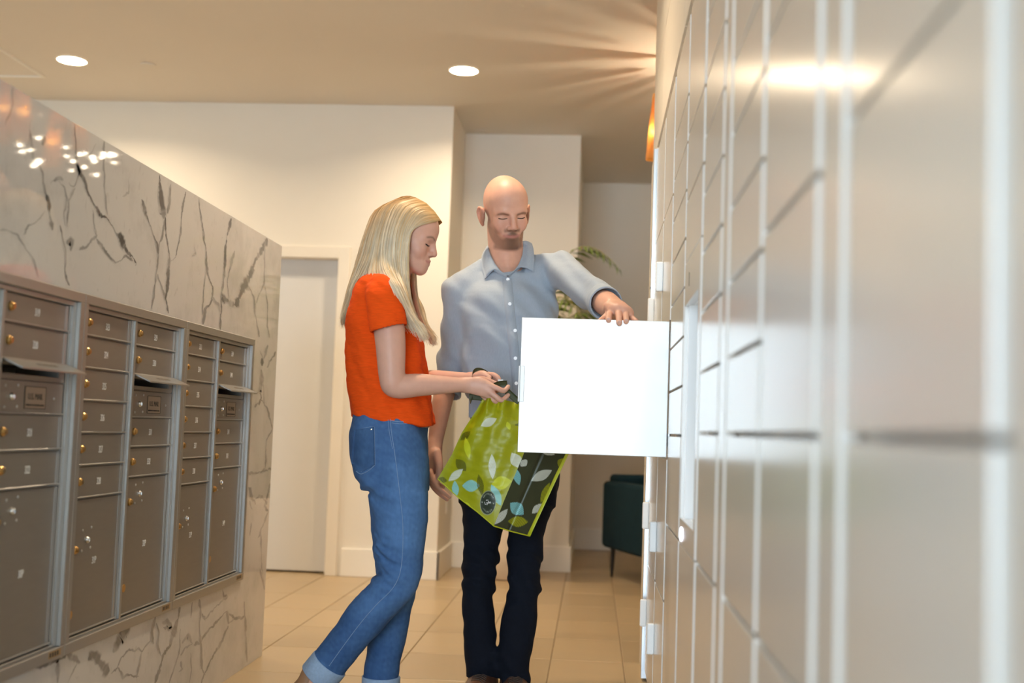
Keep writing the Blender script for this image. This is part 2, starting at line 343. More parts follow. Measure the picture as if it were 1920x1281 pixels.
# ------------------------------------------------------------------ mailbox units in the marble wall
m_mb = mat('anodised_aluminium', (.30, .275, .24), .42, metal=.55, var=.03, vscale=14, stretch=(1, 1, 6), bump=.015, bscale=300)
m_mbf = mat('aluminium_frame', (.40, .385, .36), .36, metal=.65, var=.02)
m_mbedge = mat('aluminium_edge', (.40, .385, .36), .28, metal=.55, var=.02)
m_brass = mat('brass', (.62, .40, .16), .28, metal=1, var=.05)
m_chrome = mat('chrome', (.7, .7, .7), .2, metal=1, var=.02)
m_white = mat('white_print', (.82, .82, .80), .5, var=.01)
m_rivet = mat('rivet_zinc', (.50, .49, .47), .4, metal=.3, var=.02)
m_ink = mat('black_print', (.03, .03, .03), .5, var=.01)
m_plate = mat('mail_plate', (.37, .30, .23), .4, metal=.3, var=.02)
m_sticker = mat('brown_sticker', (.36, .24, .12), .5, var=.08)
FX, SX, DXF = XW+.011, XW+.001, XW-.007        # trim face, step, door face
ROT = Matrix(((0, 0, 1), (1, 0, 0), (0, 1, 0))).to_4x4()      # text plane -> facing +X
def lettering(s, size, y, z, x, m, parent, name='number', sx=1.0):
    me = xform(text_mesh(s, size), Matrix.Translation((x, y, z)) @ ROT @ Matrix.Diagonal((sx, 1, 1, 1)))
    me.materials.clear(); return link(name, me, m, parent)
lock_me = lathe([(.0105, 0), (.0105, .004), (.0085, .0065), (.0072, .0065), (.0072, .009), (.006, .010)], 14, axis=0); lock_me.materials.append(m_brass)
slit_me = box((0, -.0008, -.004), (.0012, .0008, .004)); slit_me.materials.append(m_chrome)
lock2_me = lathe([(.0088, 0), (.0088, .003), (.007, .0065), (.005, .0085)], 14, axis=0); lock2_me.materials.append(m_chrome)
rivet_me = lathe([(.0036, 0), (.0034, .0012), (.0018, .002)], 10, axis=0); rivet_me.materials.append(m_rivet)
badge_me = lathe([(.0115, 0), (.0115, .0012)], 16, axis=0); badge_me.materials.append(m_brass)
def lock(par, y, z, me=lock_me):
    o = link('lock', me, None, par, loc=(DXF, y, z))
    return o
def mdoor(par, y0, y1, z0, z1, num, numz=None, kind='tenant'):
    g = .0022
    d = link('door', box((DXF-.005, y0+g, z0+g), (DXF, y1-g, z1-g), .0012), m_mb, par)
    link('door_lip', box((DXF-.002, y0+g, z0+g), (DXF+.0045, y1+.004, z0+g+.0042), .001), m_mbedge, d)
    link('door_edge', box((DXF-.002, y1-.016, z0+g+.004), (DXF+.0012, y1-g, z1-g)), m_mbedge, d)
    if kind == 'tenant': lock(d, y0+.034, (z0+z1)/2+.003)
    if num: lettering(num, .026, (y0+y1)/2, numz or (z0+z1)/2, DXF+.0002, m_white, d, sx=.66)
    return d
def mail_unit(idx, y0, nums_a, nums_b, pa, pb, lab, silent_a=False):
    y1 = y0+.742
    t = thing('mailbox_unit', (XW-.06, (y0+y1)/2, MZ0), lab, 'mailbox', 'wall mailbox units')
    ia0, ia1, ib0, ib1 = y0+.026, y0+.346, y0+.366, y0+.690
    sy0, sy1, sz0, sz1 = ib0+.014, ib1-.031, 1.022, 1.044; bx0, bx1 = XW-.125, DXF-.006
    link('body', boxes([((bx0, y0+.004, MZ0+.004), (bx0+.008, y1-.004, MZ1-.004)), ((bx0+.008, y0+.004, MZ0+.004), (bx1, y1-.004, sz0)), ((bx0+.008, y0+.004, sz1), (bx1, y1-.004, MZ1-.004)), ((bx0+.008, y0+.004, sz0), (bx1, sy0, sz1)), ((bx0+.008, sy1, sz0), (bx1, y1-.004, sz1))]), m_mb, t)
    # stepped trim: outer face, inner step
    link('frame', boxes([((XW-.02, y0, MZ1-.020), (FX, y1, MZ1+.004)), ((XW-.02, y0, MZ0-.004), (FX, y1, MZ0+.024)), ((XW-.02, y0, MZ0+.024), (FX, y0+.022, MZ1-.020)), ((XW-.02, y1-.024, MZ0+.024), (FX, y1, MZ1-.020))], .0015), m_mbf, t)
    link('inner_frame', boxes([((XW-.02, y0+.022, MZ0+.024), (SX, y0+.029, MZ1-.020)), ((XW-.02, y1-.041, MZ0+.024), (SX, y1-.024, MZ1-.020)), ((XW-.02, y0+.029, MZ1-.032), (SX, y1-.041, MZ1-.020)), ((XW-.02, y0+.029, MZ0+.024), (SX, y1-.041, MZ0+.030)), ((XW-.02, y1-.05, MZ0+.030), (SX-.006, y1-.041, MZ1-.032))], .001), m_mbf, t)
    link('divider', boxes([((XW-.02, ia1+.004, MZ0+.030), (SX+.001, ia1+.018, MZ1-.032)), ((XW-.02, ia1-.008, MZ0+.030), (SX-.005, ia1+.004, MZ1-.032))], .001), m_mbf, t)
    zt_ = 1.2035; P_ = .0832
    zs = [zt_]+[1.137-P_*k for k in range(6)]
    zb = MZ0+.032
    a0, a1, b0, b1 = ia0+.004, ia1-.009, ib0+.002, ib1-.001
    for k in range(6): mdoor(t, a0, a1, zs[k+1], zs[k], nums_a[k])
    d = mdoor(t, a0, a1, zb, zs[6], pa, .556, 'parcel')
    def parcel_bits(d, y, z, dz):
        lock(d, y+.068, z+.020, lock2_me); link('keyhole', slit_me, None, d, loc=(DXF+.0082, y+.068, z+.020))
        for sy, sz in ((-.026, .026), (.026, .030), (-.026, -.026), (.026, -.022)): link('rivet', rivet_me, None, d, loc=(DXF, y+.068+sy, z+.020+sz))
        lock(d, y, z); link('badge', badge_me, None, d, loc=(DXF, y-.004, dz))
    parcel_bits(d, a0+.032, .594, .432)
    zq = [zt_, 1.135, 1.052]
    for k in range(2): mdoor(t, b0, b1, zq[k+1], zq[k], nums_b[k])
    # outgoing mail slot with a hooded flap
    p = link('slot_panel', boxes([((DXF-.005, b0+.002, 1.012), (DXF, b1-.002, sz0)), ((DXF-.005, b0+.002, sz1), (DXF, b1-.002, 1.050)), ((DXF-.005, b0+.002, sz0), (DXF, sy0, sz1)), ((DXF-.005, sy1, sz0), (DXF, b1-.002, sz1))]), m_mb, t)
    link('slot_rim', boxes([((DXF-.04, sy0, sz0), (DXF+.0006, sy1, sz0+.001)), ((DXF-.04, sy0, sz1-.001), (DXF+.0006, sy1, sz1))]), m_mb, p)
    fm = bmesh.new(); ya, yb = b0+.008, b1+.012
    prof = [(DXF, 1.0585), (DXF+.050, 1.0375), (DXF+.050, 1.0335), (DXF, 1.0545)]
    vs = [[fm.verts.new((x, y, z)) for x, z in prof] for y in (ya, yb)]
    for i in range(4): fm.faces.new((vs[0][i], vs[0][(i+1) % 4], vs[1][(i+1) % 4], vs[1][i]))
    fm.faces.new(vs[0]); fm.faces.new(vs[1])
    f = link('flap', bm_mesh(fm), m_mbedge, p)
    tm = xform(text_mesh('OUTGOING MAIL', .013), Matrix.Translation((DXF+.027, (ya+yb)/2, 1.0485)) @ Matrix.Rotation(.398, 4, 'Y') @ ROT @ Matrix.Rotation(-math.pi/2, 4, 'X')); tm.materials.clear()
    link('lettering', tm, m_plate, f)
    mp = link('master_panel', box((DXF-.005, b0+.002, .9335), (DXF, b1-.002, 1.0095), .0012), m_mb, t)
    link('panel_lip', box((DXF-.002, b0+.002, .9335), (DXF+.004, b1, .9375), .001), m_mbedge, mp)
    lk = link('lock', lock2_me, None, mp, loc=(DXF, b0+.062, .972)); link('keyhole', slit_me, None, lk, loc=(DXF+.0082, b0+.062, .972))
    for sy, sz in ((.034, .024), (.092, .026), (.034, -.024), (.092, -.022), (.272, 0)): link('rivet', rivet_me, None, mp, loc=(DXF, b0+sy, .972+sz))
    yc = b0+.176
    pl = link('plate', box((DXF, yc-.052, .946), (DXF+.0008, yc+.052, .998)), m_plate, mp)
    link('plate_border', boxes([((DXF, yc-.052, .9965), (DXF+.0013, yc+.052, .998)), ((DXF, yc-.052, .946), (DXF+.0013, yc+.052, .9475)), ((DXF, yc-.052, .946), (DXF+.0013, yc-.0505, .998)), ((DXF, yc+.0505, .946), (DXF+.0013, yc+.052, .998))]), m_ink, pl)
    lettering('U.S. MAIL', .0205, yc, .974, DXF+.0010, m_ink, pl, 'lettering', .88)
    lettering('APPROVED BY THE POSTMASTER GENERAL', .0058, yc, .9545, DXF+.0010, m_ink, pl, 'lettering', .80)
    zr = [.9335, .8475, .762]
    for k in range(2): mdoor(t, b0, b1, zr[k+1], zr[k], nums_b[2+k])
    d = mdoor(t, b0, b1, zb, .762, pb, .567, 'parcel')
    parcel_bits(d, b0+.030, .695, .455)
    # service sticker on the sill below the unit's far pillar
    sk = link('sticker', box((FX, y1-.085, MZ0+.004), (FX+.0006, y1-.02, MZ0+.020)), m_sticker, t)
    for k in range(4): link('sticker_mark', box((FX+.0006, y1-.08+.013*k, MZ0+.007), (FX+.0009, y1-.072+.013*k, MZ0+.017)), m_ink, sk)
N = lambda a, b: [str(i) for i in range(a, b)]
mail_unit(0, MY0+.002, N(313, 319), N(319, 323), '29P', '30P', 'grey metal wall mailbox unit with boxes numbered up to 322')
mail_unit(1, MY0+.746, N(323, 329), N(329, 333), '31P', '32P', 'grey metal wall mailbox unit with boxes 323 to 332')
mail_unit(2, MY0+1.490, N(333, 339), N(339, 343), '33P', '34P', 'grey metal wall mailbox unit starting at box 333, next to bare marble')
# ------------------------------------------------------------------ parcel lockers
m_lk = mat('locker_lacquer', (.77, .76, .74), .24, spec=.9, var=.008, vscale=4, bump=.012, bscale=90, coat=.5)
m_lk.node_tree.nodes['Principled BSDF'].inputs['Coat Roughness'].default_value = .17
m_lkin = mat('locker_inside', (.74, .73, .72), .4, var=.01)
m_lkrec = mat('locker_frame', (.77, .76, .74), .45, var=.01)
m_doorw = m_lk
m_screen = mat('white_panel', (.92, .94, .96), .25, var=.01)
m_grip = mat('white_grip', (.90, .92, .93), .32, var=.01)
m_led = mat('led', (1, 1, 1), .4, emit=(.75, .8, 1.0), estr=5, var=0)
m_steel = mat('brushed_steel', (.66, .70, .74), .3, metal=.9, var=.03)
m_clad = mat('cladding', (.74, .68, .59), .35, var=.02, vscale=3, stretch=(1, .5, 6))
LT = 2.02
def ldoor(par, y0, y1, z0, z1, grip=False, m=m_lk):
    d = link('door', box((XL, y0, z0+.0035), (XL+.018, y1, z1-.0035), .0016, 2), m, par)
    if grip:
        bm = bmesh.new(); add_box(bm, (XL-.024, y1-.030, (z0+z1)/2-.05 if grip is True else grip-.05), (XL, y1-.014, (z0+z1)/2+.05 if grip is True else grip+.05), .005, 3)
        link('grip', bm_mesh(bm), m_grip, d)
    return d
def lcol(y0, y1, seams, label, filler=None, grips=(), solid=True, skip=None, name='parcel_locker'):
    t = thing(name, (XL+.25, (y0+y1)/2, 0), label, 'locker', 'parcel lockers')
    lo, hi = (filler[0] if filler else y0)-.0, y1
    if solid: link('carcass', box((XL+.026, lo, .03), (XL+.52, hi+.0, LT)), m_lkrec, t)
    for i in range(len(seams)-1):
        if skip is not None and i == skip: continue
        ldoor(t, y0+.012, y1-.018, seams[i], seams[i+1], grip=next((g for g in grips if seams[i] < g < seams[i+1]), False))
    if filler: link('filler', box((XL, filler[0]+.012, .03), (XL+.02, filler[1]-.018, LT), .0015, 2), m_lk, t)
    return t
E125 = [.942+.125*k for k in range(9)]
big = [.05, .363, .677]
lcol(.10, .654, [.05, .677, 1.22, 1.62, LT], 'beige parcel locker column with tall doors at the open end of the row')
lcol(.654, 1.06, [.05, .677, .942, 1.22, 1.50, 1.76, LT], 'beige parcel locker column beside the tall-door column')
lcol(1.184, 1.582, [.05, .677, .942, 1.208, 1.47, 1.74, LT], 'beige parcel locker column with medium doors beside a narrow filler strip', filler=(1.06, 1.184))
lcol(1.582, 1.976, [.05, .677]+E125[:8]+[LT], 'beige parcel locker column of small doors directly after the medium doors')
lcol(2.094, 2.476, [.05, .677]+E125[:8]+[LT], 'beige parcel locker column of small doors before the lit touchscreen recess', filler=(1.976, 2.094))
# kiosk column with the recess
ky0, ky1, kz0, kz1 = 2.50, 2.93, .735, 1.255
t = thing('locker_kiosk', (XL+.25, 2.7, 0), 'beige locker column with a white touchscreen recess and glowing sensor', 'locker kiosk')
link('carcass', boxes([((XL+.16, ky0-.024, .03), (XL+.52, ky1+.025, LT)), ((XL+.026, ky0-.024, .03), (XL+.16, ky1+.025, kz0-.012)), ((XL+.026, ky0-.024, kz1+.012), (XL+.16, ky1+.025, LT)), ((XL+.026, ky0-.024, kz0-.012), (XL+.16, ky0+.03, kz1+.012)), ((XL+.026, ky1-.03, kz0-.012), (XL+.16, ky1+.025, kz1+.012))]), m_lkrec, t)
fp = link('front_panel', boxes([((XL, ky0, .677), (XL+.02, ky1, kz0)), ((XL, ky0, kz1), (XL+.02, ky1, 1.36)), ((XL, ky0, kz0), (XL+.02, ky0+.04, kz1)), ((XL, ky1-.012, kz0), (XL+.02, ky1, kz1))]), m_lk, t)
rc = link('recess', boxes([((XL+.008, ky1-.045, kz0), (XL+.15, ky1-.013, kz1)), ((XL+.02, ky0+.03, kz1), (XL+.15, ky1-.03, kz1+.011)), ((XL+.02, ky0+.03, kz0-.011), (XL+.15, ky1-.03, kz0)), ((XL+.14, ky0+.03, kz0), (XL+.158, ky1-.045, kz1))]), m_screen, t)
link('touchscreen', box((XL+.128, ky0+.08, .86), (XL+.14, ky1-.09, 1.16), .003, 2), mat('touchscreen_glass', (.05, .06, .07), .08, var=.01), rc)
link('scan_slot', box((XL-.0008, 2.80, 1.292), (XL, 2.808, 1.325)), m_black, fp)
sn = bmesh.new(); bmesh.ops.create_uvsphere(sn, u_segments=16, v_segments=10, radius=1.0)
for v in sn.verts: v.co = Vector((XL-.001+v.co.x*.003, 2.862+v.co.y*.030, .700+v.co.z*.017))
link('sensor', bm_mesh(sn), m_led, fp, smooth=True)
for a, b in ((.05, .677), (1.36, 1.52), (1.52, 1.69), (1.69, LT)): ldoor(t, ky0, ky1, a, b)
lcol(2.955, 3.465, [.05, .677]+[.935+.1245*k for k in range(8)]+[LT], 'beige parcel locker column of small doors between the kiosk and the open door')
# the column whose door stands open: hollow carcass with shelves
gy0, gy1 = 3.49, 3.95
t = lcol(gy0, gy1, [.05, .45, .866, 1.273, 1.655, LT], 'beige parcel locker column with one white door swung wide open', solid=False, skip=2, grips=(.27, .60, 1.46))
link('carcass', boxes([((XL+.026, gy0-.024, .03), (XL+.52, gy0-.004, LT)), ((XL+.026, gy1, .03), (XL+.52, gy1+.012, LT)), ((XL+.50, gy0-.004, .03), (XL+.52, gy1, LT))]+[((XL+.026, gy0-.004, z-.006), (XL+.50, gy1, z+.006)) for z in (.036, .45, .866, 1.273, 1.655, LT-.006)]), m_lkin, t)
dw = .437
d = link('open_door', box((XL-dw-.002, gy0-.018, .8695), (XL-.002, gy0, 1.2695), .0015, 2), m_doorw, t)
d['label'] = 'white locker door standing open at a right angle'
bm = bmesh.new(); add_box(bm, (XL-dw-.0015, gy0-.0225, 1.018), (XL-dw+.012, gy0-.018, 1.125), .002, 2); add_box(bm, (XL-dw-.006, gy0-.0225, 1.018), (XL-dw-.002, gy0+.006, 1.125), .0015, 2)
link('grip', bm_mesh(bm), m_grip, d)
for z in (.92, 1.22): link('hinge', lathe([(.006, 0), (.006, .04)], 10, org=(XL+.004, gy0-.004, z-.02)), m_steel, d)
lcol(3.962, 4.50, [.05, .45, .866, 1.273, 1.655, LT], 'beige parcel locker column with oversize doors at the far end of the row', grips=(.27, .63, 1.40))
# wall that holds the lockers: cladding above, end panel, steel edge
wr = struct('wall_right', boxes([((XL+.03, -4.2, LT+.052), (1.4, 4.94, H)), ((XL+.012, 4.59, 0), (1.4, 4.94, LT+.052)), ((XL+.54, -4.2, 0), (1.4, 4.59, LT+.052)), ((XL+.03, -4.2, 0), (XL+.54, .09, LT+.052))]), m_clad)
for k in range(9):
    for (a, b) in ((LT+.052, 2.42), (2.426, H-.003)):
        ya, yb = -4.2+k*1.06, -4.2+(k+1)*1.06-.006
        link('panel', box((XL+.004, ya, a), (XL+.032, min(yb, 4.942), b), .001), m_clad, wr)
for (a, b) in ((.002, .80), (.803, 1.45), (1.453, LT+.046)): link('panel', box((XL, 4.600, a), (XL+.03, 4.942, b), .001), m_clad, wr)
struct('trim_2', box((XL+.10, .09, LT+.001), (XL+.13, 4.58, LT+.051)), m_clad)
st = struct('trim_3', box((XL-.010, 4.555, .01), (XL+.02, 4.592, LT+.03), .001), m_steel)
for z in (.24, .86, 1.5): link('clip', box((XL-.012, 4.557, z), (XL-.009, 4.588, z+.006)), m_black, st)

# ------------------------------------------------------------------ lounge: armchair, plant, pendants
m_teal = mat('teal_velvet', (.004, .026, .040), .8, spec=.25, var=.12, vscale=12, sheen=.0, bump=.05, bscale=200)
m_leg = mat('dark_leg', (.015, .013, .012), .45, var=.03)
Aq = Vector((.075, 7.80)); Bq = Vector((.34, 7.08)); ax = (Bq-Aq).normalized(); ay = Vector((-ax.y, ax.x)); 
if ay.x < 0: ay = -ay
ch = thing('armchair', (Aq.x, Aq.y, 0), 'dark teal upholstered armchair on thin black legs in the lounge', 'armchair')
def rbox(s0, s1, t0, t1, z0, z1, bev=.03):
    bm = bmesh.new(); add_box(bm, (s0, t0, z0), (s1, t1, z1), bev, 4)
    for v in bm.verts:
        p = Aq+ax*v.co.x+ay*v.co.y; v.co = Vector((p.x, p.y, v.co.z))
    return bm_mesh(bm)
L_ = .78
link('side_arm', rbox(0, L_, 0, .12, .185, .615), m_teal, ch, smooth=True)
link('side_arm', rbox(0, L_, .70, .82, .185, .615), m_teal, ch, smooth=True)
link('backrest', rbox(-.02, .16, .05, .80, .20, .66), m_teal, ch, smooth=True)
link('seat', rbox(.12, L_+.02, .115, .705, .20, .44), m_teal, ch, smooth=True)
for s_, t_ in ((.10, .05), (.10, .77), (.70, .05), (.70, .77)):
    p = Aq+ax*s_+ay*t_; q = Aq+ax*(s_-.012 if s_ < .3 else s_+.02)+ay*(t_)
    link('leg', tube([(q.x, q.y, .0), (p.x, p.y, .2)], [.009, .017], 10), m_leg, ch)

m_pot = mat('pot_glaze', (.80, .68, .54), .5, var=.03)
m_soil = mat('soil', (.05, .035, .025), .95, var=.2, vscale=60)
m_leaf = mat('palm_leaf', (.14, .20, .035), .5, var=.25, vscale=14)
m_stem = mat('palm_stem', (.26, .25, .08), .6, var=.1)
PLX, PLY = -.50, 7.40
pt = thing('potted_palm', (PLX, PLY, 0), 'tall green palm in a pale round pot standing by the wall niche', 'potted plant')
pot = link('pot', lathe([(.10, 0), (.125, .012), (.155, .15), (.165, .32), (.16, .42), (.15, .45), (.138, .45), (.142, .40), (.0, .39)], 28, org=(PLX, PLY, 0), close=False), m_pot, pt, smooth=True)
link('soil', lathe([(.143, .395), (.05, .405), (.001, .41)], 24, org=(PLX, PLY, 0)), m_soil, pot)
for k in range(23):
    a = k*2.399+.4; rch = rng.uniform(.30, .52); top = rng.uniform(1.35, 2.02)
    if k > 15: a = (-.55, -.2, .12, -.75, -.35, -.05, .1)[k-16]; rch = (.62, .70, .60, .58, .66, .72, .55)[k-16]; top = (2.05, 1.92, 2.12, 1.85, 2.2, 1.78, 1.98)[k-16]
    if math.sin(a) > 0: rch *= .62
    if math.cos(a) < 0: rch *= .72
    base = np.array([PLX+.05*math.cos(a), PLY+.05*math.sin(a), .40])
    tip = np.array([PLX+rch*math.cos(a), min(PLY+rch*math.sin(a), 7.80), top-.25])
    ctl = np.array([PLX+.12*math.cos(a), PLY+.12*math.sin(a), top+.35])
    T = np.linspace(0, 1, 22)[:, None]; cv = (1-T)**2*base+2*T*(1-T)*ctl+T*T*tip
    fr = link('frond', tube(cv, np.linspace(.007, .002, 22), 6), m_stem, pt)
    lv, lf = [], []
    for i in range(9, 22):
        tg = cv[min(i+1, 21)]-cv[i-1]; tg /= np.linalg.norm(tg); sd = np.cross(tg, [0, 0, 1]); sd /= np.linalg.norm(sd)+1e-9
        ln = .20*math.sin(math.pi*(.25+.7*(i-9)/13))
        for s in (-1, 1):
            dv = sd*s*.85+tg*.55-np.array([0, 0, .35]); dv /= np.linalg.norm(dv); wv = tg*.010
            o = cv[i]; b = len(lv); m1 = o+dv*ln*.5+np.array([0, 0, .006]); e1 = o+dv*ln-np.array([0, 0, .02])
            if max(m1[1], e1[1]) > 7.84: continue
            lv += [o, m1+wv, e1, m1-wv, m1-np.array([0, 0, .003])]; lf += [(b, b+1, b+4), (b+1, b+2, b+4), (b+2, b+3, b+4), (b+3, b, b+4)]
    if lv: tag(link('leaflets', pydata(lv, lf), m_leaf, fr), kind='stuff')

# cluster of amber glass pendants, mostly behind the locker wall
def glass_mat():
    """amber glass lit only by the bulb inside it"""
    m = mat('amber_glass', (1.0, .68, .28), .3, var=.02); nt = m.node_tree; p = nt.nodes['Principled BSDF']
    tl = node(nt, 'ShaderNodeBsdfTranslucent'); tl.inputs[0].default_value = (1.0, .68, .28, 1); tr = node(nt, 'ShaderNodeBsdfTransparent'); tr.inputs[0].default_value = (1.0, .76, .40, 1)
    m1 = node(nt, 'ShaderNodeMixShader'); m1.inputs[0].default_value = .6; m2 = node(nt, 'ShaderNodeMixShader'); m2.inputs[0].default_value = .25
    nt.links.new(p.outputs[0], m1.inputs[1]); nt.links.new(tl.outputs[0], m1.inputs[2]); nt.links.new(m1.outputs[0], m2.inputs[1]); nt.links.new(tr.outputs[0], m2.inputs[2]); nt.links.new(m2.outputs[0], nt.nodes['Material Output'].inputs[0])
    return m
m_glass = glass_mat()
m_bulb = mat('bulb', (1, .9, .7), .5, emit=(1.0, .80, .50), estr=55, var=0)
m_cord = mat('pendant_cord', (.08, .07, .06), .5, var=.02)
PCX, PCY = .62, 6.20
cn = thing('pendant_cluster', (PCX, PCY, H), 'cluster of tapered amber glass pendant lamps hanging beyond the lockers', 'pendant lamp')
link('canopy', lathe([(.30, 0), (.30, -.02), (.27, -.028)], 32, org=(PCX, PCY, H)), m_chrome, cn)
shade = lathe([(.012, .36), (.016, .34), (.030, .18), (.044, .0), (.041, .0), (.027, .18), (.012, .33)], 20, close=False); shade.materials.append(m_glass)
bulb = bmesh.new(); bmesh.ops.create_uvsphere(bulb, u_segments=12, v_segments=8, radius=.017); bulb = bm_mesh(bulb); bulb.materials.append(m_bulb)
first = UY(1226, 300, PCY)
spots = [(first[0], PCY-.0, first[2])]
for k in range(10):
    a = 2.4*k; r_ = .07+.235*math.sqrt((k+.5)/10)
    p = (PCX+r_*math.cos(a), PCY+r_*math.sin(a))
    if math.hypot(p[0]-spots[0][0], p[1]-spots[0][1]) < .1: continue
    if p[0] < spots[0][0]+.05: continue
    spots.append((p[0], p[1], 2.30+rng.uniform(0, .22)))
for (x, y, z) in spots:
    s_ = link('shade', shade, None, cn, loc=(x, y, z), smooth=True)
    link('cord', tube([(x, y, z+.34), (x, y, H-.02)], .003, 6), m_cord, cn)
    link('bulb', bulb, None, cn, loc=(x, y, z+.15), smooth=True)
vr = np.random.default_rng(4); bars = []
for k in range(46):
    a = 2*math.pi*(k+vr.uniform(-.3, .3))/46; bars.append(((PCX-.02+.10*math.cos(a)-.003, PCY-.02+.10*math.sin(a)-.003, 2.585), (PCX-.02+.10*math.cos(a)+.003, PCY-.02+.10*math.sin(a)+.003, 2.585+vr.uniform(.05, .12))))
tag(link('added_ray_bars', boxes(bars), m_chrome, cn), kind='stuff')  # unseen ring of bars, added to break the light into streaks on the ceiling
pl_ = bpy.data.lights.new('pendant_light', 'POINT'); pl_.energy = 14; pl_.color = WARM; pl_.shadow_soft_size = .008
po = bpy.data.objects.new('pendant_light', pl_); COL.objects.link(po); po.location = (PCX-.02, PCY-.02, 2.62)

# crystal chandelier in the lounge, seen only as sparkle in the polished stone
CX, CY = 1.24, 8.05
cc = thing('chandelier', (CX, CY, H), 'round crystal chandelier of many small bulbs in the lounge, mirrored in the marble', 'chandelier')
link('canopy', lathe([(.12, 0), (.12, -.03), (.10, -.04)], 24, org=(CX, CY, H)), m_chrome, cc)
for rr_, zz in ((.33, 2.76), (.21, 2.72)):
    link('ring', tube([(CX+rr_*math.cos(t), CY+rr_*math.sin(t), zz) for t in np.linspace(0, 2*math.pi, 49)], .006, 6, cap=False), m_chrome, cc)
for k in range(4): a = k*math.pi/2; link('rod', tube([(CX+.08*math.cos(a), CY+.08*math.sin(a), H-.03), (CX+.33*math.cos(a), CY+.33*math.sin(a), 2.76)], .003, 6), m_chrome, cc)
sb = bmesh.new(); bmesh.ops.create_icosphere(sb, subdivisions=2, radius=.007); sb = bm_mesh(sb)
sb.materials.append(mat('crystal_bulb', (1, .93, .8), .4, emit=(1.0, .86, .62), estr=110, var=0))
for k in range(36):
    a = 2*math.pi*k/(22 if k < 22 else 14); rr_ = .33 if k < 22 else .21; link('bulb', sb, None, cc, loc=(CX+rr_*math.cos(a), CY+rr_*math.sin(a), (2.775 if k < 22 else 2.70)+rng.uniform(-.05, .09)), smooth=True)

oc = UX(837, 946, -.925); ot = thing('wall_outlet', (-.925, oc[1], oc[2]), 'small white outlet plate on the side of the wall niche', 'outlet')
link('plate', box((-.925, oc[1]-.036, oc[2]-.058), (-.919, oc[1]+.036, oc[2]+.058), .002, 2), m_base, ot)
for dz in (-.022, .022): link('socket', box((-.9192, oc[1]-.014, oc[2]+dz-.011), (-.918, oc[1]+.014, oc[2]+dz+.011), .0003), m_lkin, ot)
# ------------------------------------------------------------------ implicit surfaces for bodies and cloth
def nrm(v): v = np.asarray(v, float); return v/(np.linalg.norm(v)+1e-12)
def smin(a, b, k):
    if k <= 0: return np.minimum(a, b)
    h = np.clip(.5+.5*(b-a)/k, 0, 1); return b+(a-b)*h-k*h*(1-h)
def smax(a, b, k): return -smin(-a, -b, k)
def crom(pts, sub):
    p = np.asarray(pts, float)
    if len(p) < 3 or sub <= 1: return p
    q = np.vstack([2*p[0]-p[1], p, 2*p[-1]-p[-2]]); out = []
    for i in range(1, len(q)-2):
        for t in np.arange(sub)/sub:
            a, b, c, d = q[i-1:i+3]; out.append(.5*((2*b)+(c-a)*t+(2*a-5*b+4*c-d)*t*t+(3*b-a-3*c+d)*t**3))
    out.append(p[-1]); return np.array(out)
def chain(pts, rads, sub=4, flat=None):
    """tapering limb through points; flat=(axis, factor) widens the section across an axis"""
    q = crom(np.hstack([np.asarray(pts, float), np.asarray(rads, float)[:, None]]), sub)
    a, b = q[:-1, :3], q[1:, :3]; ra, rb = q[:-1, 3], q[1:, 3]; ab = b-a; l2 = (ab**2).sum(1)+1e-12
    A3 = None
    if flat is not None:
        n_ = nrm(flat[0]); A3 = np.eye(3)+(flat[1]-1)*np.outer(n_, n_)
        a = a@A3; b = b@A3; ab = b-a; l2 = (ab**2).sum(1)+1e-12
    def f(P):
        if A3 is not None: P = P@A3
        best = None; c0 = P[len(P)//2]; rr = np.sqrt(((P[[0, -1]]-c0)**2).sum(1)).max()*1.05 if len(P) < 20000 else 99.0
        t = np.clip(((c0-a)*ab).sum(1)/l2, 0, 1); dc = np.sqrt(((c0-a-t[:, None]*ab)**2).sum(1))-(ra+(rb-ra)*t)
        for i in np.where(dc <= dc.min()+2.3*rr)[0] if rr < 9 else range(len(a)):
            pa = P-a[i]; t = np.clip(pa@ab[i]/l2[i], 0, 1); e = pa-t[:, None]*ab[i]
            d = np.sqrt((e**2).sum(1))-(ra[i]+(rb[i]-ra[i])*t); best = d if best is None else np.minimum(best, d)
        return best
    return f
def ell(c, rad, R=None):
    c = np.asarray(c, float); rad = np.asarray(rad, float)
    def f(P):
        q = P-c
        if R is not None: q = q@R.T
        k0 = np.sqrt(((q/rad)**2).sum(1)); k1 = np.sqrt(((q/rad**2)**2).sum(1))+1e-9
        return np.where(k0 < 1e-4, -rad.min(), k0*(k0-1)/k1)
    return f
def loft(rows, zaxis=(0, 0, 1), u=(1, 0, 0), p=2.3, org=(0, 0, 0), caps=True):
    """rows (height, cu, cv, half-width u, half-width v): stacked superellipse sections"""
    R_ = crom(np.array(sorted(rows)), 6); z = nrm(zaxis); u = nrm(np.asarray(u)-z*(np.asarray(u)@z)); v = np.cross(z, u); o = np.asarray(org, float)
    R_ = R_[np.argsort(R_[:, 0])]
    def f(P):
        q = P-o; h = q@z; c = [np.interp(h, R_[:, 0], R_[:, k]) for k in range(1, 5)]
        a = q@u-c[0]; b = q@v-c[1]
        d2 = ((np.abs(a)/c[2])**p+(np.abs(b)/c[3])**p+1e-12)**(1/p); rd = np.sqrt(a*a+b*b)
        d = (d2-1)*np.where(d2 > .15, rd/np.maximum(d2, .15), np.minimum(c[2], c[3]))
        if caps: d = np.maximum(d, np.maximum(R_[0, 0]-h, h-R_[-1, 0]))
        return d
    return f
def halfspace(pt, n): pt = np.asarray(pt, float); n = nrm(n); return lambda P: (P-pt)@n
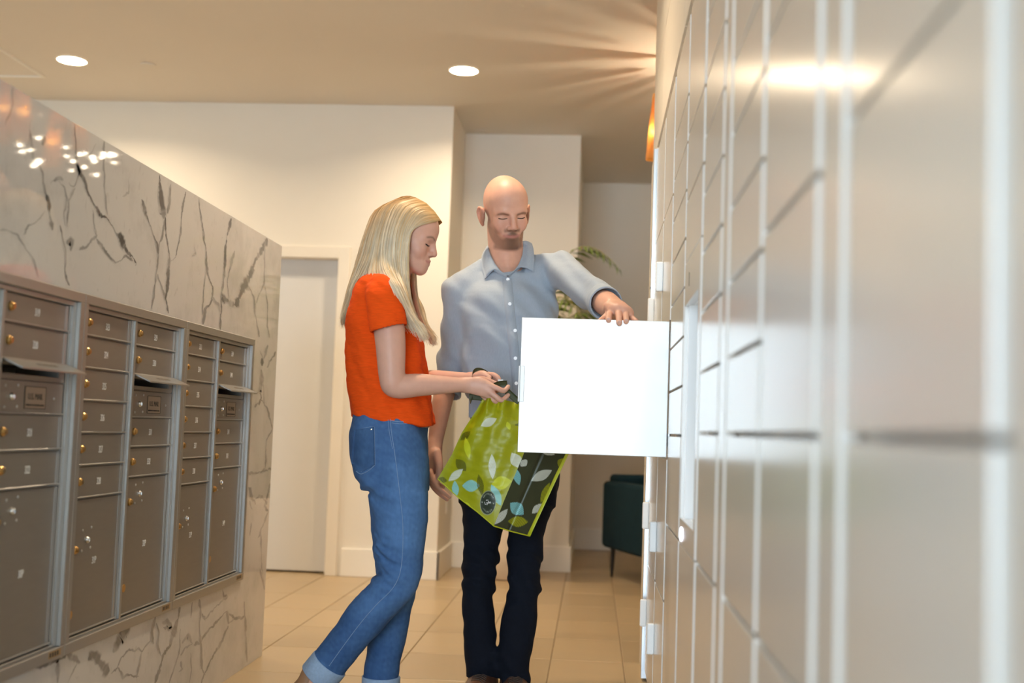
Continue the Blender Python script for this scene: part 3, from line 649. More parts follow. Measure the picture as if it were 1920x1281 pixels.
def group(fs, k=0.0):
    def f(P):
        d = fs[0](P)
        for g in fs[1:]: d = smin(d, g(P), k)
        return d
    return f
class Solid:
    def __init__(s): s.ops = []; s.disp = None
    def add(s, f, k=.02): s.ops.append(('+', f, k)); return s
    def sub(s, f, k=.005): s.ops.append(('-', f, k)); return s
    def cut(s, f, k=.003): s.ops.append(('&', f, k)); return s     # keeps f < 0
    def __call__(s, P, sel=None):
        d = None
        for i, (op, f, k) in enumerate(s.ops):
            if sel is not None and not sel[i]: continue
            v = f(P)
            if d is None: d = v if op == '+' else np.full(len(P), 1.0); 
            elif op == '+': d = smin(d, v, k)
            elif op == '-': d = smax(d, -v, k)
            else: d = smax(d, v, k)
        if s.disp is not None: d = d+s.disp(P)
        return d
def polygonise(S, lo, hi, h, B=14):
    lo = np.asarray(lo, float); hi = np.asarray(hi, float)
    nb = np.ceil((hi-lo)/(h*B)).astype(int); I = np.stack(np.meshgrid(*[np.arange(n) for n in nb], indexing='ij'), -1).reshape(-1, 3)
    C_ = lo+(I+.5)*h*B; hd = h*B*.87
    far_ = np.concatenate([C_, C_[:1]-50, C_[:1]+50]); sg = lambda f: f(far_)[:-2]
    vals = [sg(f) for _, f, _ in S.ops]; dmin = np.min([v for v, o in zip(vals, S.ops) if o[0] == '+'], axis=0)
    D = sg(S); act = np.where(np.abs(D) < hd*1.7+.01)[0]
    g = np.arange(B+1); L = np.stack(np.meshgrid(g, g, g, indexing='ij'), -1).reshape(-1, 3)
    keys, verts, edges = [], [], []
    N_ = nb*B+3; enc = lambda c: (c[..., 0]*N_[1]+c[..., 1])*N_[2]+c[..., 2]
    off = np.array([[i, j, k] for i in (0, 1) for j in (0, 1) for k in (0, 1)])
    epairs = [(a, b) for a in range(8) for b in range(a+1, 8) if np.abs(off[a]-off[b]).sum() == 1]
    def one(bi):
        rv = []; re_ = []; rk = []
        sel = [(vals[i][bi] < dmin[bi]+2.4*hd+o[2]) if o[0] == '+' else (vals[i][bi] < 1.3*hd+o[2] if o[0] == '-' else True) for i, o in enumerate(S.ops)]
        G_ = I[bi]*B+L; d = S(lo+G_*h, sel).reshape(B+1, B+1, B+1)
        s = d < 0
        if s.all() or not s.any(): return rk, rv, re_
        cs = [s[o[0]:B+o[0], o[1]:B+o[1], o[2]:B+o[2]] for o in off]; cnt = sum(c.astype(int) for c in cs)
        ii = np.argwhere((cnt > 0) & (cnt < 8))
        if len(ii):
            dv = np.stack([d[ii[:, 0]+o[0], ii[:, 1]+o[1], ii[:, 2]+o[2]] for o in off], 1)
            acc = np.zeros((len(ii), 3)); n = np.zeros(len(ii))
            for a, b in epairs:
                m = (dv[:, a] < 0) != (dv[:, b] < 0); t = dv[:, a]/(dv[:, a]-dv[:, b]+1e-12)
                pt = off[a]+(off[b]-off[a])*t[:, None]; acc += np.where(m[:, None], pt, 0); n += m
            rv.append(lo+(I[bi]*B+ii+acc/n[:, None])*h); rk.append(enc(I[bi]*B+ii+1))
        for axn in range(3):
            e = np.eye(3, dtype=int)[axn]; s2 = s[e[0]:, e[1]:, e[2]:]; s1 = s[:B+1-e[0], :B+1-e[1], :B+1-e[2]]
            sh = [B, B, B]; s1 = s1[:B, :B, :B]; s2 = s2[:B, :B, :B]
            ed = np.argwhere(s1 != s2)
            if len(ed): re_.append(np.hstack([I[bi]*B+ed+1, np.full((len(ed), 1), axn), s1[ed[:, 0], ed[:, 1], ed[:, 2]][:, None].astype(int)]))
        return rk, rv, re_
    for bi in act: rk, rv, re_ = one(bi); keys += rk; verts += rv; edges += re_
    K = np.concatenate(keys); Vv = np.concatenate(verts); o = np.argsort(K); K = K[o]; Vv = Vv[o]
    E_ = np.concatenate(edges); F = []
    for axn in range(3):
        q = E_[E_[:, 3] == axn]; u_, v_ = [(1, 2), (2, 0), (0, 1)][axn]
        du = np.eye(3, dtype=int)[u_]; dv_ = np.eye(3, dtype=int)[v_]; c = q[:, :3]
        ks = np.stack([enc(c-du-dv_), enc(c-dv_), enc(c), enc(c-du)], 1); ix = np.clip(np.searchsorted(K, ks), 0, len(K)-1)
        ok = (K[ix] == ks).all(1); ix = ix[ok]; fl_ = q[ok, 4] == 0; ix[fl_] = ix[fl_][:, ::-1]; F.append(ix)
    return Vv, np.concatenate(F)
def relax(V_, F, n=2, lam=.5):
    for _ in range(n):
        acc = np.zeros_like(V_); cnt = np.zeros(len(V_))
        for k in range(4):
            a, b = F[:, k], F[:, (k+1) % 4]; np.add.at(acc, a, V_[b]); np.add.at(acc, b, V_[a]); np.add.at(cnt, a, 1); np.add.at(cnt, b, 1)
        V_ = V_+lam*(acc/np.maximum(cnt, 1)[:, None]-V_)
    return V_
def solid_mesh(S, lo, hi, h, color=None, rl=1, B=14):
    V_, F = polygonise(S, lo, hi, h, B)
    if rl: V_ = relax(V_, F, rl)
    me = bpy.data.meshes.new('mesh'); me.vertices.add(len(V_)); me.vertices.foreach_set('co', V_.astype(np.float32).ravel())
    me.loops.add(F.size); me.loops.foreach_set('vertex_index', F.astype(np.int32).ravel())
    me.polygons.add(len(F)); me.polygons.foreach_set('loop_start', np.arange(0, F.size, 4, dtype=np.int32)); me.polygons.foreach_set('loop_total', np.full(len(F), 4, np.int32))
    me.update(); me.validate(); me.polygons.foreach_set('use_smooth', [True]*len(me.polygons))
    if color is not None: set_col(me, color(V_))
    return me
def set_col(me, C_):
    a = me.attributes.new('Col', 'FLOAT_COLOR', 'POINT'); a.data.foreach_set('color', np.hstack([C_, np.ones((len(C_), 1))]).astype(np.float32).ravel())
def onto(S, p, d, far=.25):
    """first point of the surface from p along d"""
    p = np.asarray(p, float); d = nrm(d); t = np.linspace(0, far, 160); v = S(p+t[:, None]*d)
    i = np.argmax(v < 0)
    if not (v < 0).any(): return p+d*t[np.argmin(v)]
    if i == 0: return p
    a, b = v[i-1], v[i]; return p+d*(t[i-1]+(t[i]-t[i-1])*a/(a-b))
def waves(seed, n, lam, amp, dirn=None, spread=.5):
    """soft folds: sum of warped plane waves, mostly across dirn"""
    r_ = np.random.default_rng(seed); ks = []
    for _ in range(n):
        v = r_.normal(0, 1, 3)
        if dirn is not None: v = nrm(dirn)+spread*r_.normal(0, 1, 3)
        ks.append((nrm(v)*2*math.pi/(lam*r_.uniform(.7, 1.5)), r_.uniform(0, 6.28), nrm(r_.normal(0, 1, 3))*2*math.pi/(lam*3.2), r_.uniform(0, 6.28)))
    def f(P):
        o = 0
        for k, ph, k2, p2 in ks: o = o+np.sin(P@k+ph+1.7*np.sin(P@k2+p2))
        return amp*o/math.sqrt(n)
    return f

# ---- head in its own frame: columns are (lateral, forward, up); s = scale
def head(S, O, l, f, u, s, male):
    O = np.asarray(O, float); R = np.stack([l, f, u])         # world -> local rows
    L_ = lambda a, b, c: O+s*(a*l+b*f+c*u)
    E3 = lambda c, r: ell(L_(*c), np.asarray(r)*s, R)
    m = 1.0 if male else 0.0
    dn = -.007*m; dm = -.008*m; X = .070                        # nose drop, mouth drop, half head width
    S.add(E3((0, -.006, .036), (X, .100, .085)), .02)
    S.add(E3((0, .040+.004*(1-m), .045), (.058, .060, .062)), .03)                         # forehead
    S.add(E3((0, .034, -.036), (.050, .060, .066)), .03)                        # mid face
    for q in (-1, 1): S.add(chain([L_(q*.044, .004, -.040), L_(q*.036, .034, -.072+.008*(1-m)), L_(q*.014, .074+.006*(1-m), -.094+.010*(1-m))], np.array([.014, .013, .013])*s, 3), .022)
    S.add(E3((0, .077+.006*(1-m), -.093+.010*(1-m)), (.016+.003*m, .018, .016)), .020)                # chin
    S.add(E3((0, .077+.005*(1-m), -.057+dm*.6), (.028, .022, .025)), .018)                 # muzzle
    for q in (-1, 1):
        S.add(E3((q*.036, .066, -.024), (.022, .023, .026)), .018)              # cheek
        if male: S.add(E3((q*.034, .074, -.036), (.012, .012, .012)), .014)     # raised by the smile
        S.add(chain([L_(q*.010, .094, .016), L_(q*.030, .090, .020), L_(q*.046, .074, .015)], np.array([.008, .009, .008])*s*(1.15 if male else .8), 3), .014)
        S.sub(E3((q*.031, .108, .000), (.019, .019, .0115)), .010)              # eye socket
        S.add(E3((q*.031, .0765, -.001), (.0155, .0145, .0115)), .003)          # lidded eye
        S.add(E3((q*.0125, .101, -.029+dn), (.0078, .0095, .0070)), .005)       # nostril wing
        if not male: continue
        S.add(E3((q*(X+.007), -.008, -.011), (.0085, .021, .030)), .008)         # ear
        S.add(chain([L_(q*(X+.004), .008, .004), L_(q*(X+.010), .002, .014), L_(q*(X+.016), -.012, .017), L_(q*(X+.019), -.022, .001), L_(q*(X+.015), -.018, -.021), L_(q*(X+.006), -.002, -.040)], np.array([.0035, .0040, .0045, .0045, .0042, .0055])*s, 3), .005)
        S.sub(E3((q*(X+.019), -.006, -.008), (.0065, .010, .015)), .004)
    S.add(E3((0, .088, -.006), (.0115, .016, .026)), .006)
    S.add(chain([L_(0, .094, .018), L_(0, .104, .000+dn*.3), L_(0, .1125, -.022+dn)], np.array([.0075, .0078, .0098])*s, 3), .008)   # nose
    S.add(E3((0, .112, -.026+dn), (.0095, .0085, .0078)), .005)
    yl = .098+.005*(1-m); hw = .024+.008*m; c = .004*m
    S.add(chain([L_(-hw, yl-.016, -.0515+dm+c), L_(-.010, yl-.002, -.0490+dm), L_(0, yl+.0005, -.0505+dm), L_(.010, yl-.002, -.0490+dm), L_(hw, yl-.016, -.0515+dm+c)], np.array([.002, .0046, .0044, .0046, .002])*s, 3), .004)
    S.add(chain([L_(-hw+.002, yl-.016, -.0535+dm+c), L_(-.009, yl-.003, -.0600+dm), L_(0, yl-.001, -.0610+dm), L_(.009, yl-.003, -.0600+dm), L_(hw-.002, yl-.016, -.0535+dm+c)], np.array([.002, .0050, .0056, .0050, .002])*s, 3), .004)
    S.sub(chain([L_(-hw-.003, yl-.012, -.0520+dm+c*1.6), L_(-.011, yl+.005, -.0550+dm), L_(0, yl+.007, -.0555+dm), L_(.011, yl+.005, -.0550+dm), L_(hw+.003, yl-.012, -.0520+dm+c*1.6)], np.array([.0020, .0023, .0025, .0023, .0020])*s, 3), .003)
    return R, L_
def head_local(P, O, R, s): return (P-np.asarray(O))@R.T/s
def band(x, lo, hi, e): return np.clip((x-lo)/e+.5, 0, 1)*np.clip((hi-x)/e+.5, 0, 1)
def face_color(q, male, base):
    """skin colours by place on the face: lips, brows, flush, stubble"""
    C_ = np.tile(np.array(base), (len(q), 1)); a, f, u = q[:, 0], q[:, 1], q[:, 2]; aa = np.abs(a)
    def mix(m, col): nonlocal C_; C_ = C_*(1-m[:, None])+np.array(col)*m[:, None]
    front = f > .03
    mix(.30*np.exp(-((aa-.042)/.02)**2-((u+.025)/.02)**2)*front, (.62, .25, .17) if male else (.70, .34, .26))
    mix(.30*np.exp(-(aa/.012)**2-((u+.026)/.014)**2)*front, (.62, .26, .18))
    mix(.35*(aa > .074)*(np.abs(u) < .045), (.70, .25, .17))
    dm = -.008 if male else 0.0; hw = .032 if male else .0245
    if male:
        edge = -.030-.030*np.exp(-((aa-.030)/.016)**2)+.012*np.clip((aa-.045)/.02, 0, 1)          # upper beard line: low on the cheek
        jaw = np.clip((edge-u)/.018, 0, 1)*np.clip((f+.008)/.025, 0, 1)*np.clip((u+.116)/.010, 0, 1)
        jaw = jaw*np.clip((f-np.interp(-u, [.03, .044, .074, .094], [-.02, -.002, .030, .058])+.014)/.012, 0, 1)
        dens = .60+.40*np.exp(-(aa/.030)**2)                                                       # fuller at chin and lip
        mou = np.exp(-((u+.0445)/.0065)**2)*np.clip((.030-aa)/.006, 0, 1)*front*.75
        side = band(u, -.06, .010, .02)*band(f, -.002, .026, .018)*(aa > .040)*.55
        soul = np.exp(-(aa/.010)**2-((u+.076)/.007)**2)*front
        mix(np.clip(np.maximum.reduce([jaw*dens, mou, side, soul*.7]), 0, 1)*.88, (.125, .062, .034))
    lipm = np.exp(-((u+.0545-dm-(.10*np.clip(aa-.012, 0, 1) if male else 0))/.0050)**2)*np.clip((hw-.001-aa)/.004, 0, 1)*front
    mix(np.clip(lipm*(.85 if male else .8), 0, 1), (.50, .20, .17) if male else (.50, .17, .15))
    bt = .0095+.0045*np.exp(-((aa-.034)/.012)**2)-(.20*np.clip(aa-.042, 0, 1)) if male else .0195+.005*np.exp(-((aa-.034)/.012)**2)-(.20*np.clip(aa-.042, 0, 1))
    brow = band(aa, .013, .050, .006)*np.exp(-((u-bt)/(.0040 if male else .0034))**2)*front
    mix(np.clip(brow*(.66 if male else .75), 0, 1), (.13, .065, .03))
    return np.clip(C_, 0, 1)
def lashes(L_, R, S, parent, m, s, up=.0, thick=.0011):
    """dark lash line along each lowered upper lid"""
    for q in (-1, 1):
        pts = []
        for t in np.linspace(-1, 1, 11):
            p = L_(q*(.031+.0145*t), .125, -.0050+.0022*t*t+up); pts.append(onto(S, p, -R[1], .1)+R[1]*.0006)
        link('eyelashes', tube(np.array(pts), np.array([.4, .8, 1, 1, 1, 1, 1, 1, 1.1, 1.1, .5])*thick*s, 6), m, parent)
def loft_sole(x, y, toe):
    pr = []
    for k in range(28):
        a = 2*math.pi*k/28; t = (math.cos(a)+1)/2            # 1 at the toe
        w_ = .041+.006*math.sin(math.pi*t)-.006*(t < .3); pr.append((x+toe*t+w_*math.sin(a), y+.088-(.285)*t))
    bm = bmesh.new(); lo_ = [bm.verts.new((p[0], p[1], 0)) for p in pr]; hi_ = [bm.verts.new((p[0], p[1], .022)) for p in pr]
    for k in range(28): bm.faces.new((lo_[k], lo_[(k+1) % 28], hi_[(k+1) % 28], hi_[k]))
    bm.faces.new(lo_[::-1]); bm.faces.new(hi_)
    return bm_mesh(bm)
# ------------------------------------------------------------------ the man: blue-grey shirt, dark trousers
m_skin = mat('skin_man', (.6, .3, .2), .48, spec=.35, attr='Col', var=.05, vscale=45, bump=.03, bscale=260, sss=.12)
m_shirt = mat('chambray', (.33, .385, .46), .85, var=.05, vscale=260, stretch=(1, 1, .25), bump=.05, bscale=500, sheen=.15)
m_navy = mat('navy_twill', (.0045, .0065, .013), .9, spec=.2, var=.15, vscale=120, bump=.05, bscale=400)
m_leather = mat('brown_leather', (.13, .055, .03), .42, var=.15, vscale=30, bump=.05, bscale=150)
m_sole = mat('dark_sole', (.05, .035, .025), .7, var=.05)
m_lash = mat('lash', (.035, .02, .012), .6, var=.02)
m_button = mat('shirt_button', (.85, .86, .88), .3, var=.02)
m_lace = mat('shoe_lace', (.05, .03, .02), .7, var=.05)
YM = 4.10
K = lambda x, y, dy=0.0: UY(x, y, YM+dy)
man = thing('person', (-.35, YM, 0), 'bald bearded man in blue-grey shirt and dark trousers, hand on the open door', 'person')
# -- skeleton
O = K(947, 398, .0); ya, pi_, ro = math.radians(21), math.radians(20), math.radians(7)
f = np.array([math.sin(ya)*math.cos(pi_), -math.cos(ya)*math.cos(pi_), -math.sin(pi_)])
l = nrm(np.cross(np.array([0, 0, 1.0]), f)); u = np.cross(f, l); l, u = l*math.cos(ro)+u*math.sin(ro), u*math.cos(ro)-l*math.sin(ro)
if l[0] < 0: pass
body = Solid()
Rm, Lm = head(body, O, l, f, u, 1.06, True)
neck0 = Lm(.003, -.020, -.055); neck1 = K(952, 520, .02)
body.add(chain([neck0, (neck0+neck1)/2+np.array([0, -.006, 0]), neck1+np.array([0, .01, -.02])], [.061, .062, .060], 4), .02)
body.add(chain([Lm(0, .022, -.090), K(953, 500, -.030)], [.014, .012], 1), .02)
cxm = lambda y: 955-(y-600)*.012
def mrow(y, hw, hd, cx=None, cy=0.0):
    p = K(cx if cx else cxm(y), y, cy); return (p[2], p[0], p[1], hw, hd)
tors = [mrow(505, .055, .055, 950, .03), mrow(522, .13, .085, 952, .03), mrow(560, .165, .112, 953, .02), mrow(620, .170, .122, None, .01), mrow(700, .158, .115, None, .01), mrow(780, .152, .112, None, .0), mrow(860, .160, .118, None, .0), mrow(910, .165, .115, 953, .0)]
inset = lambda rows, k: [(a, b, c, d-k, e-k) for a, b, c, d, e in rows]
body.add(loft(inset(tors[2:], .030)), .03)
sh_r, el_r, wr_r = K(862, 548, .02), K(843, 700, .05), K(815, 836, -.03)
body.add(chain([sh_r, (sh_r+el_r)/2, el_r, .5*(el_r+wr_r)+np.array([-.002, 0, .02]), wr_r], [.05, .043, .037, .036, .0245], 4), .02)
sh_l, el_l, wr_l = K(1048, 508, .0), K(1122, 560, -.26), K(1157, 582, -.49)
body.add(chain([sh_l, (sh_l+el_l)/2, el_l, .55*el_l+.45*wr_l, wr_l], [.05, .045, .041, .040, .031], 4), .02)
legL = [K(908, 890, .02), K(905, 1000, .01), K(897, 1085, -.01), K(896, 1150, .0), K(902, 1220, .02), K(905, 1262, .03)]
legR = [K(998, 890, .02), K(986, 1000, .0), K(983, 1085, -.03), K(974, 1170, -.02), K(965, 1220, .0), K(965, 1256, .01)]
for lg in (legL, legR): body.add(chain(lg+[lg[-1]+np.array([0, 0, -.04])], [.078, .056, .046, .044, .040, .036, .036], 3), .03)
# right hand: hangs relaxed, thumb toward the camera
kn = K(808, 886, -.05)
hand = [chain([wr_r, K(815, 858, -.04), K(811, 884, -.045)], [.027, .037, .035], 4, flat=((.9, -.35, 0), 1.6))]
fing = [chain([K(808, 886, -.075), K(815, 908, -.085), K(829, 921, -.08), K(843, 932, -.07)], [.0098, .0092, .0085, .0072], 3),
        chain([K(805, 888, -.050), K(811, 911, -.058), K(824, 926, -.055), K(838, 937, -.045)], [.0100, .0092, .0085, .0072], 3),
        chain([K(804, 886, -.026), K(811, 908, -.032), K(824, 920, -.03), K(836, 927, -.02)], [.0095, .009, .008, .007], 3),
        chain([K(805, 882, -.004), K(813, 900, -.008), K(824, 909, -.005), K(832, 914, .0)], [.0085, .008, .0072, .0062], 3)]
thumb = chain([K(818, 850, -.062), K(823, 870, -.076), K(823, 889, -.082), K(820, 904, -.080)], [.018, .0140, .0112, .0085], 3)
body.add(hand[0], .018); body.add(group(fing), .007); body.add(thumb, .010)
# left hand: laid on the top edge of the open door
DZT = 1.2695
pk = [UY(x, y, Y) for x, y, Y in ((1145, 587, 3.548), (1158, 583, 3.552), (1169, 584, 3.556), (1178, 588, 3.562))]
body.add(chain([wr_l, .5*(wr_l+pk[1])+np.array([0, 0, .004]), .5*(pk[1]+pk[2])], [.033, .041, .042], 4, flat=((.25, .1, 1), 1.7)), .034)
tips = [((1142, 592, 3.515), (1141, 601, 3.475)), ((1160, 589, 3.512), (1161, 606, 3.463)), ((1173, 590, 3.515), (1174, 603, 3.468)), ((1184, 595, 3.53), (1193, 602, 3.497))]
rr = [.0108, .0105, .0100, .0088]
body.add(group([chain([pk[i], UY(*tips[i][0]), UY(*tips[i][1])], [rr[i]*1.05, rr[i], rr[i]*.86], 4) for i in range(4)]), .007)
body.add(chain([.4*wr_l+.6*pk[0]+np.array([-.012, 0, -.012]), UY(1133, 598, 3.555), UY(1124, 604, 3.52)], [.015, .012, .009], 4), .01)
NAILS = [(UY(*tips[i][1]), rr[i]) for i in range(4)]
SKM = (.66, .365, .265)
def man_col(P):
    C_ = np.tile(np.array(SKM), (len(P), 1)); q = head_local(P, O, Rm, 1.06); m = (np.linalg.norm(q, axis=1) < .19) & (q[:, 2] > -.125)
    C_[m] = face_color(q[m], True, SKM)
    return C_
bm_ = link('body', solid_mesh(body, (-.72, 3.42, .0), (.28, 4.30, 1.90), .0032, man_col, 1), m_skin, man)
m_nail = mat('nail', (.74, .47, .40), .3, var=.02)
for pn_, r_ in NAILS[:3]:
    q_ = onto(body, pn_+np.array([0, -.03, .030]), (0, .62, -.78), .08); nb_ = bmesh.new(); bmesh.ops.create_uvsphere(nb_, u_segments=12, v_segments=8, radius=1.0)
    for v in nb_.verts: t_ = v.co.copy(); v.co = Vector(q_)+Vector((t_.x*.0056, t_.y*.0040+t_.z*.0008, -t_.y*.0040+t_.z*.0010))
    link('fingernail', bm_mesh(nb_), m_nail, bm_, smooth=True)
lashes(Lm, Rm, body, bm_, m_lash, 1.06, thick=.0014)
# -- shirt
shirt = Solid()
shirt.add(loft(tors[2:]+[mrow(532, .115, .083, 952, .03), mrow(512, .074, .066, 950, .028)]), .02)
dl = nrm(el_l-sh_l); dr_ = nrm(el_r-sh_r); cuf_r = K(838, 742, .03); cuf_l = .56*el_l+.44*wr_l
shirt.add(chain([K(928, 484, .045), K(890, 520, .04), K(858, 546, .03)], [.026, .044, .046], 4), .03); shirt.add(chain([K(975, 480, .045), K(1010, 503, .035), K(1050, 503, .01)], [.026, .042, .050], 4), .03)
shirt.add(chain([K(900, 545, .03), sh_r+np.array([0, 0, .0]), (sh_r+el_r)/2, el_r, cuf_r], [.055, .058, .054, .048, .044], 4), .035)
shirt.add(chain([K(1000, 530, .02), sh_l+np.array([-.005, 0, .0]), (sh_l+el_l)/2, el_l, cuf_l], [.060, .062, .060, .054, .051], 4), .035)
ar = nrm(wr_r-el_r); al = nrm(wr_l-el_l)
shirt.add(chain([cuf_r-ar*.035, cuf_r+ar*.01], [.0495, .0500], 1), .003); shirt.add(chain([cuf_l-al*.034, cuf_l+al*.01], [.0560, .0560], 1), .003)
fold = waves(3, 6, .12, .0055, (.95, .2, .35), .40); fine = waves(5, 6, .03, .0010)
mid_w = waves(6, 5, .060, .0034, (.85, .15, .45), .5)
arm_w = waves(9, 5, .10, .0030, (.8, .3, .35), .5)
def shirt_disp(P):
    nearArm = np.clip((P[:, 0]-(-.16))/.08, 0, 1)+np.clip((-.46-P[:, 0])/.05, 0, 1)
    base = np.clip((1.50-P[:, 2])/.06, .15, 1)
    # drag lines from the raised arm toward the waist
    d = P-K(1052, 560, -.10); drag = .0065*np.sin(95*(d[:, 0]*.80+d[:, 2]*.6)+6*d[:, 2])*np.exp(-(np.linalg.norm(d*np.array([1, .5, .7]), axis=1)/.16)**2)
    cl = np.clip(np.minimum(np.linalg.norm(P-cuf_r, axis=1), np.linalg.norm(P-cuf_l, axis=1))/.05-.8, .12, 1)
    return cl*(fold(P)*base*(.75+.3*nearArm)+arm_w(P)*np.clip(nearArm, 0, 1)*.8+fine(P)*.15+drag+mid_w(P)*np.clip((1.44-P[:, 2])/.12, .25, 1))
shirt.disp = shirt_disp
endcut_r = halfspace(cuf_r, ar); endcut_l = halfspace(cuf_l, al)
def clipends(P):
    a = np.where(P[:, 0] < -.43, (P-cuf_r)@ar, -1); b = np.where(P[:, 1] < 3.95, (P-cuf_l)@al, -1); return np.maximum(a, b)
shirt.cut(clipends, .002)
shirt.sub(chain([cuf_r-ar*.03, cuf_r+ar*.06], [.0415, .0445], 1), .002); shirt.sub(chain([cuf_l-al*.03, cuf_l+al*.06], [.047, .051], 1), .002)
nk = chain([neck1+np.array([0, -.012, -.06]), neck1+np.array([0, -.012, .08])], [.060, .066], 1); np0 = K(951, 519, -.075); nn_ = nrm((0, -.48, .9))
csurf = Solid(); csurf.ops = list(shirt.ops); csurf.disp = None; csurf.add(chain([K(950, 530, .02), Lm(0, -.02, -.06)], [.067, .064], 1), .02)
shirt.sub(lambda P: np.maximum(nk(P), -((P-np0)@nn_)), .004)
shirt.cut(lambda P: -(P[:, 2]-(K(950, 862)[2]+.012*np.sin(14*P[:, 0]))), .003)
sm = link('shirt', solid_mesh(shirt, (-.74, 3.60, .8), (.18, 4.32, 1.60), .004, None, 1), m_shirt, man)
def on_front(px, py, dy=-.3): return onto(shirt, K(px, py, dy), ray(px, py), .5)
# placket and buttons down the front
pp = [(951, 522), (954, 560), (958, 600), (962, 640), (966, 680), (969, 720), (971, 760), (972, 800), (972, 840)]
pts = crom(np.array([on_front(x, y) for x, y in pp]), 5); pv, pf = [], []
for i, p in enumerate(pts):
    for k, dx in enumerate((-.0175, -.0165, .0165, .0175)):
        s_ = onto(shirt, p+np.array([dx, -.08, 0]), (0, 1, 0), .2); pv.append(s_+np.array([0, -.0022 if k in (1, 2) else .001, 0]))
    if i: pf += [((i-1)*4+k, (i-1)*4+k+1, i*4+k+1, i*4+k) for k in range(3)]
link('placket', pydata(pv, pf), m_shirt, sm, smooth=True)
but = lathe([(.0058, .0), (.006, .0012), (.0054, .0022), (.0042, .0017), (.001, .0017)], 14, axis=1); but.materials.append(m_button)
for x, y in ((952.5, 524), (956, 570), (966, 620), (966.5, 672), (968, 719), (971, 765), (972, 810)):
    p = on_front(x, y); link('button', but, None, sm, loc=tuple(p+np.array([0, -.0045, 0])))
# collar: stand and two turned-down leaves with points
def sheet(rows, th, m, name, parent):
    """thickened grid of points (rows of equal length)"""
    G = np.array(rows, float); nr, nc = G.shape[:2]
    gu = np.gradient(G, axis=0); gv = np.gradient(G, axis=1); n_ = np.cross(gu, gv); n_ /= np.linalg.norm(n_, axis=2)[..., None]+1e-12
    V_ = np.concatenate([(G+n_*th/2).reshape(-1, 3), (G-n_*th/2).reshape(-1, 3)]); o = nr*nc; F = []
    for i in range(nr-1):
        for j in range(nc-1):
            a, b, c, d = i*nc+j, i*nc+j+1, (i+1)*nc+j+1, (i+1)*nc+j; F += [(a, b, c, d), (o+d, o+c, o+b, o+a)]
    rim = [i*nc for i in range(nr)]+[(nr-1)*nc+j for j in range(1, nc)]+[i*nc+nc-1 for i in range(nr-2, -1, -1)]+[j for j in range(nc-2, 0, -1)]
    for k in range(len(rim)): a, b = rim[k], rim[(k+1) % len(rim)]; F.append((a, o+a, o+b, b))
    return link(name, pydata(V_, F), m, parent, smooth=True)
def on_c(x, y, lift): r_ = ray(x, y); return onto(csurf, K(x, y, -.3), r_, .5)-nrm(r_)*lift
bk0, bk1 = K(946, 455, .100), K(946, 476, .118)
for fold_, out_ in (([(952, 518), (938, 508), (928, 495), (920, 479), (916, 467)], [(950.5, 521), (924, 506.5), (909, 523), (904, 500), (903, 484)]),
                    ([(952, 518), (964, 509), (973, 496), (980, 478), (981.5, 461)], [(953, 521), (981, 498), (1001, 511), (1002, 488), (1000, 467)])):
    sg_ = -1 if out_[2][0] < 950 else 1
    A_ = [on_c(x, y, .004) for x, y in fold_]+[K(fold_[-1][0]+2*sg_*-1, fold_[-1][1]-8, .035), bk0]
    B_ = [on_c(x, y, .006 if k else .003) for k, (x, y) in enumerate(out_)]+[K(out_[-1][0]-sg_*3, out_[-1][1]-10, .06), bk1]
    # keep the leaf's points sharp: straight runs out to the tip, smooth behind it
    t_ = np.linspace(0, len(A_)-1, 37); lerp = lambda L__: np.stack([np.interp(t_, np.arange(len(L__)), np.array(L__)[:, k]) for k in range(3)], 1)
    a_, b_ = lerp(A_), lerp(B_); rows = []
    for i in range(7):
        w_ = i/6; p = a_*(1-w_)+b_*w_; p[:, 1] -= .006*math.sin(math.pi*w_); p[:, 2] += .004*math.sin(math.pi*w_); rows.append(p)
    sheet(rows, .0024, m_shirt, 'collar', sm)
# -- trousers, boots
tr = Solid(); tr.add(loft([mrow(835, .160, .118, 954), mrow(870, .166, .122, 954), mrow(905, .172, .122, 953), mrow(945, .165, .11, 950)]), .02)
tr.add(chain(legL+[K(906, 1272, .03)], [.090, .0665, .0585, .0560, .0555, .0565, .0585], 4), .03); tr.add(chain(legR+[K(966, 1266, .01)], [.090, .0650, .0555, .0590, .0560, .0535, .0540], 4), .03)
tr.sub(chain([K(946, 960, -.3), K(946, 960, .3)], [.006, .006], 1), .03)
kw = waves(21, 5, .05, .0042, (0, .2, 1), .35); kw2 = waves(22, 5, .10, .0040)
def tr_disp(P):
    z = P[:, 2]; k = .25+np.exp(-((z-.44)/.09)**2)+1.1*np.exp(-((z-.06)/.07)**2)
    return kw(P)*k+kw2(P)*.8
tr.disp = tr_disp
tr.cut(lambda P: -(P[:, 2]-(K(905, 1276)[2])), .003)
link('trousers', solid_mesh(tr, (-.62, 3.9, .0), (-.02, 4.32, .95), .004, None, 1), m_navy, man)
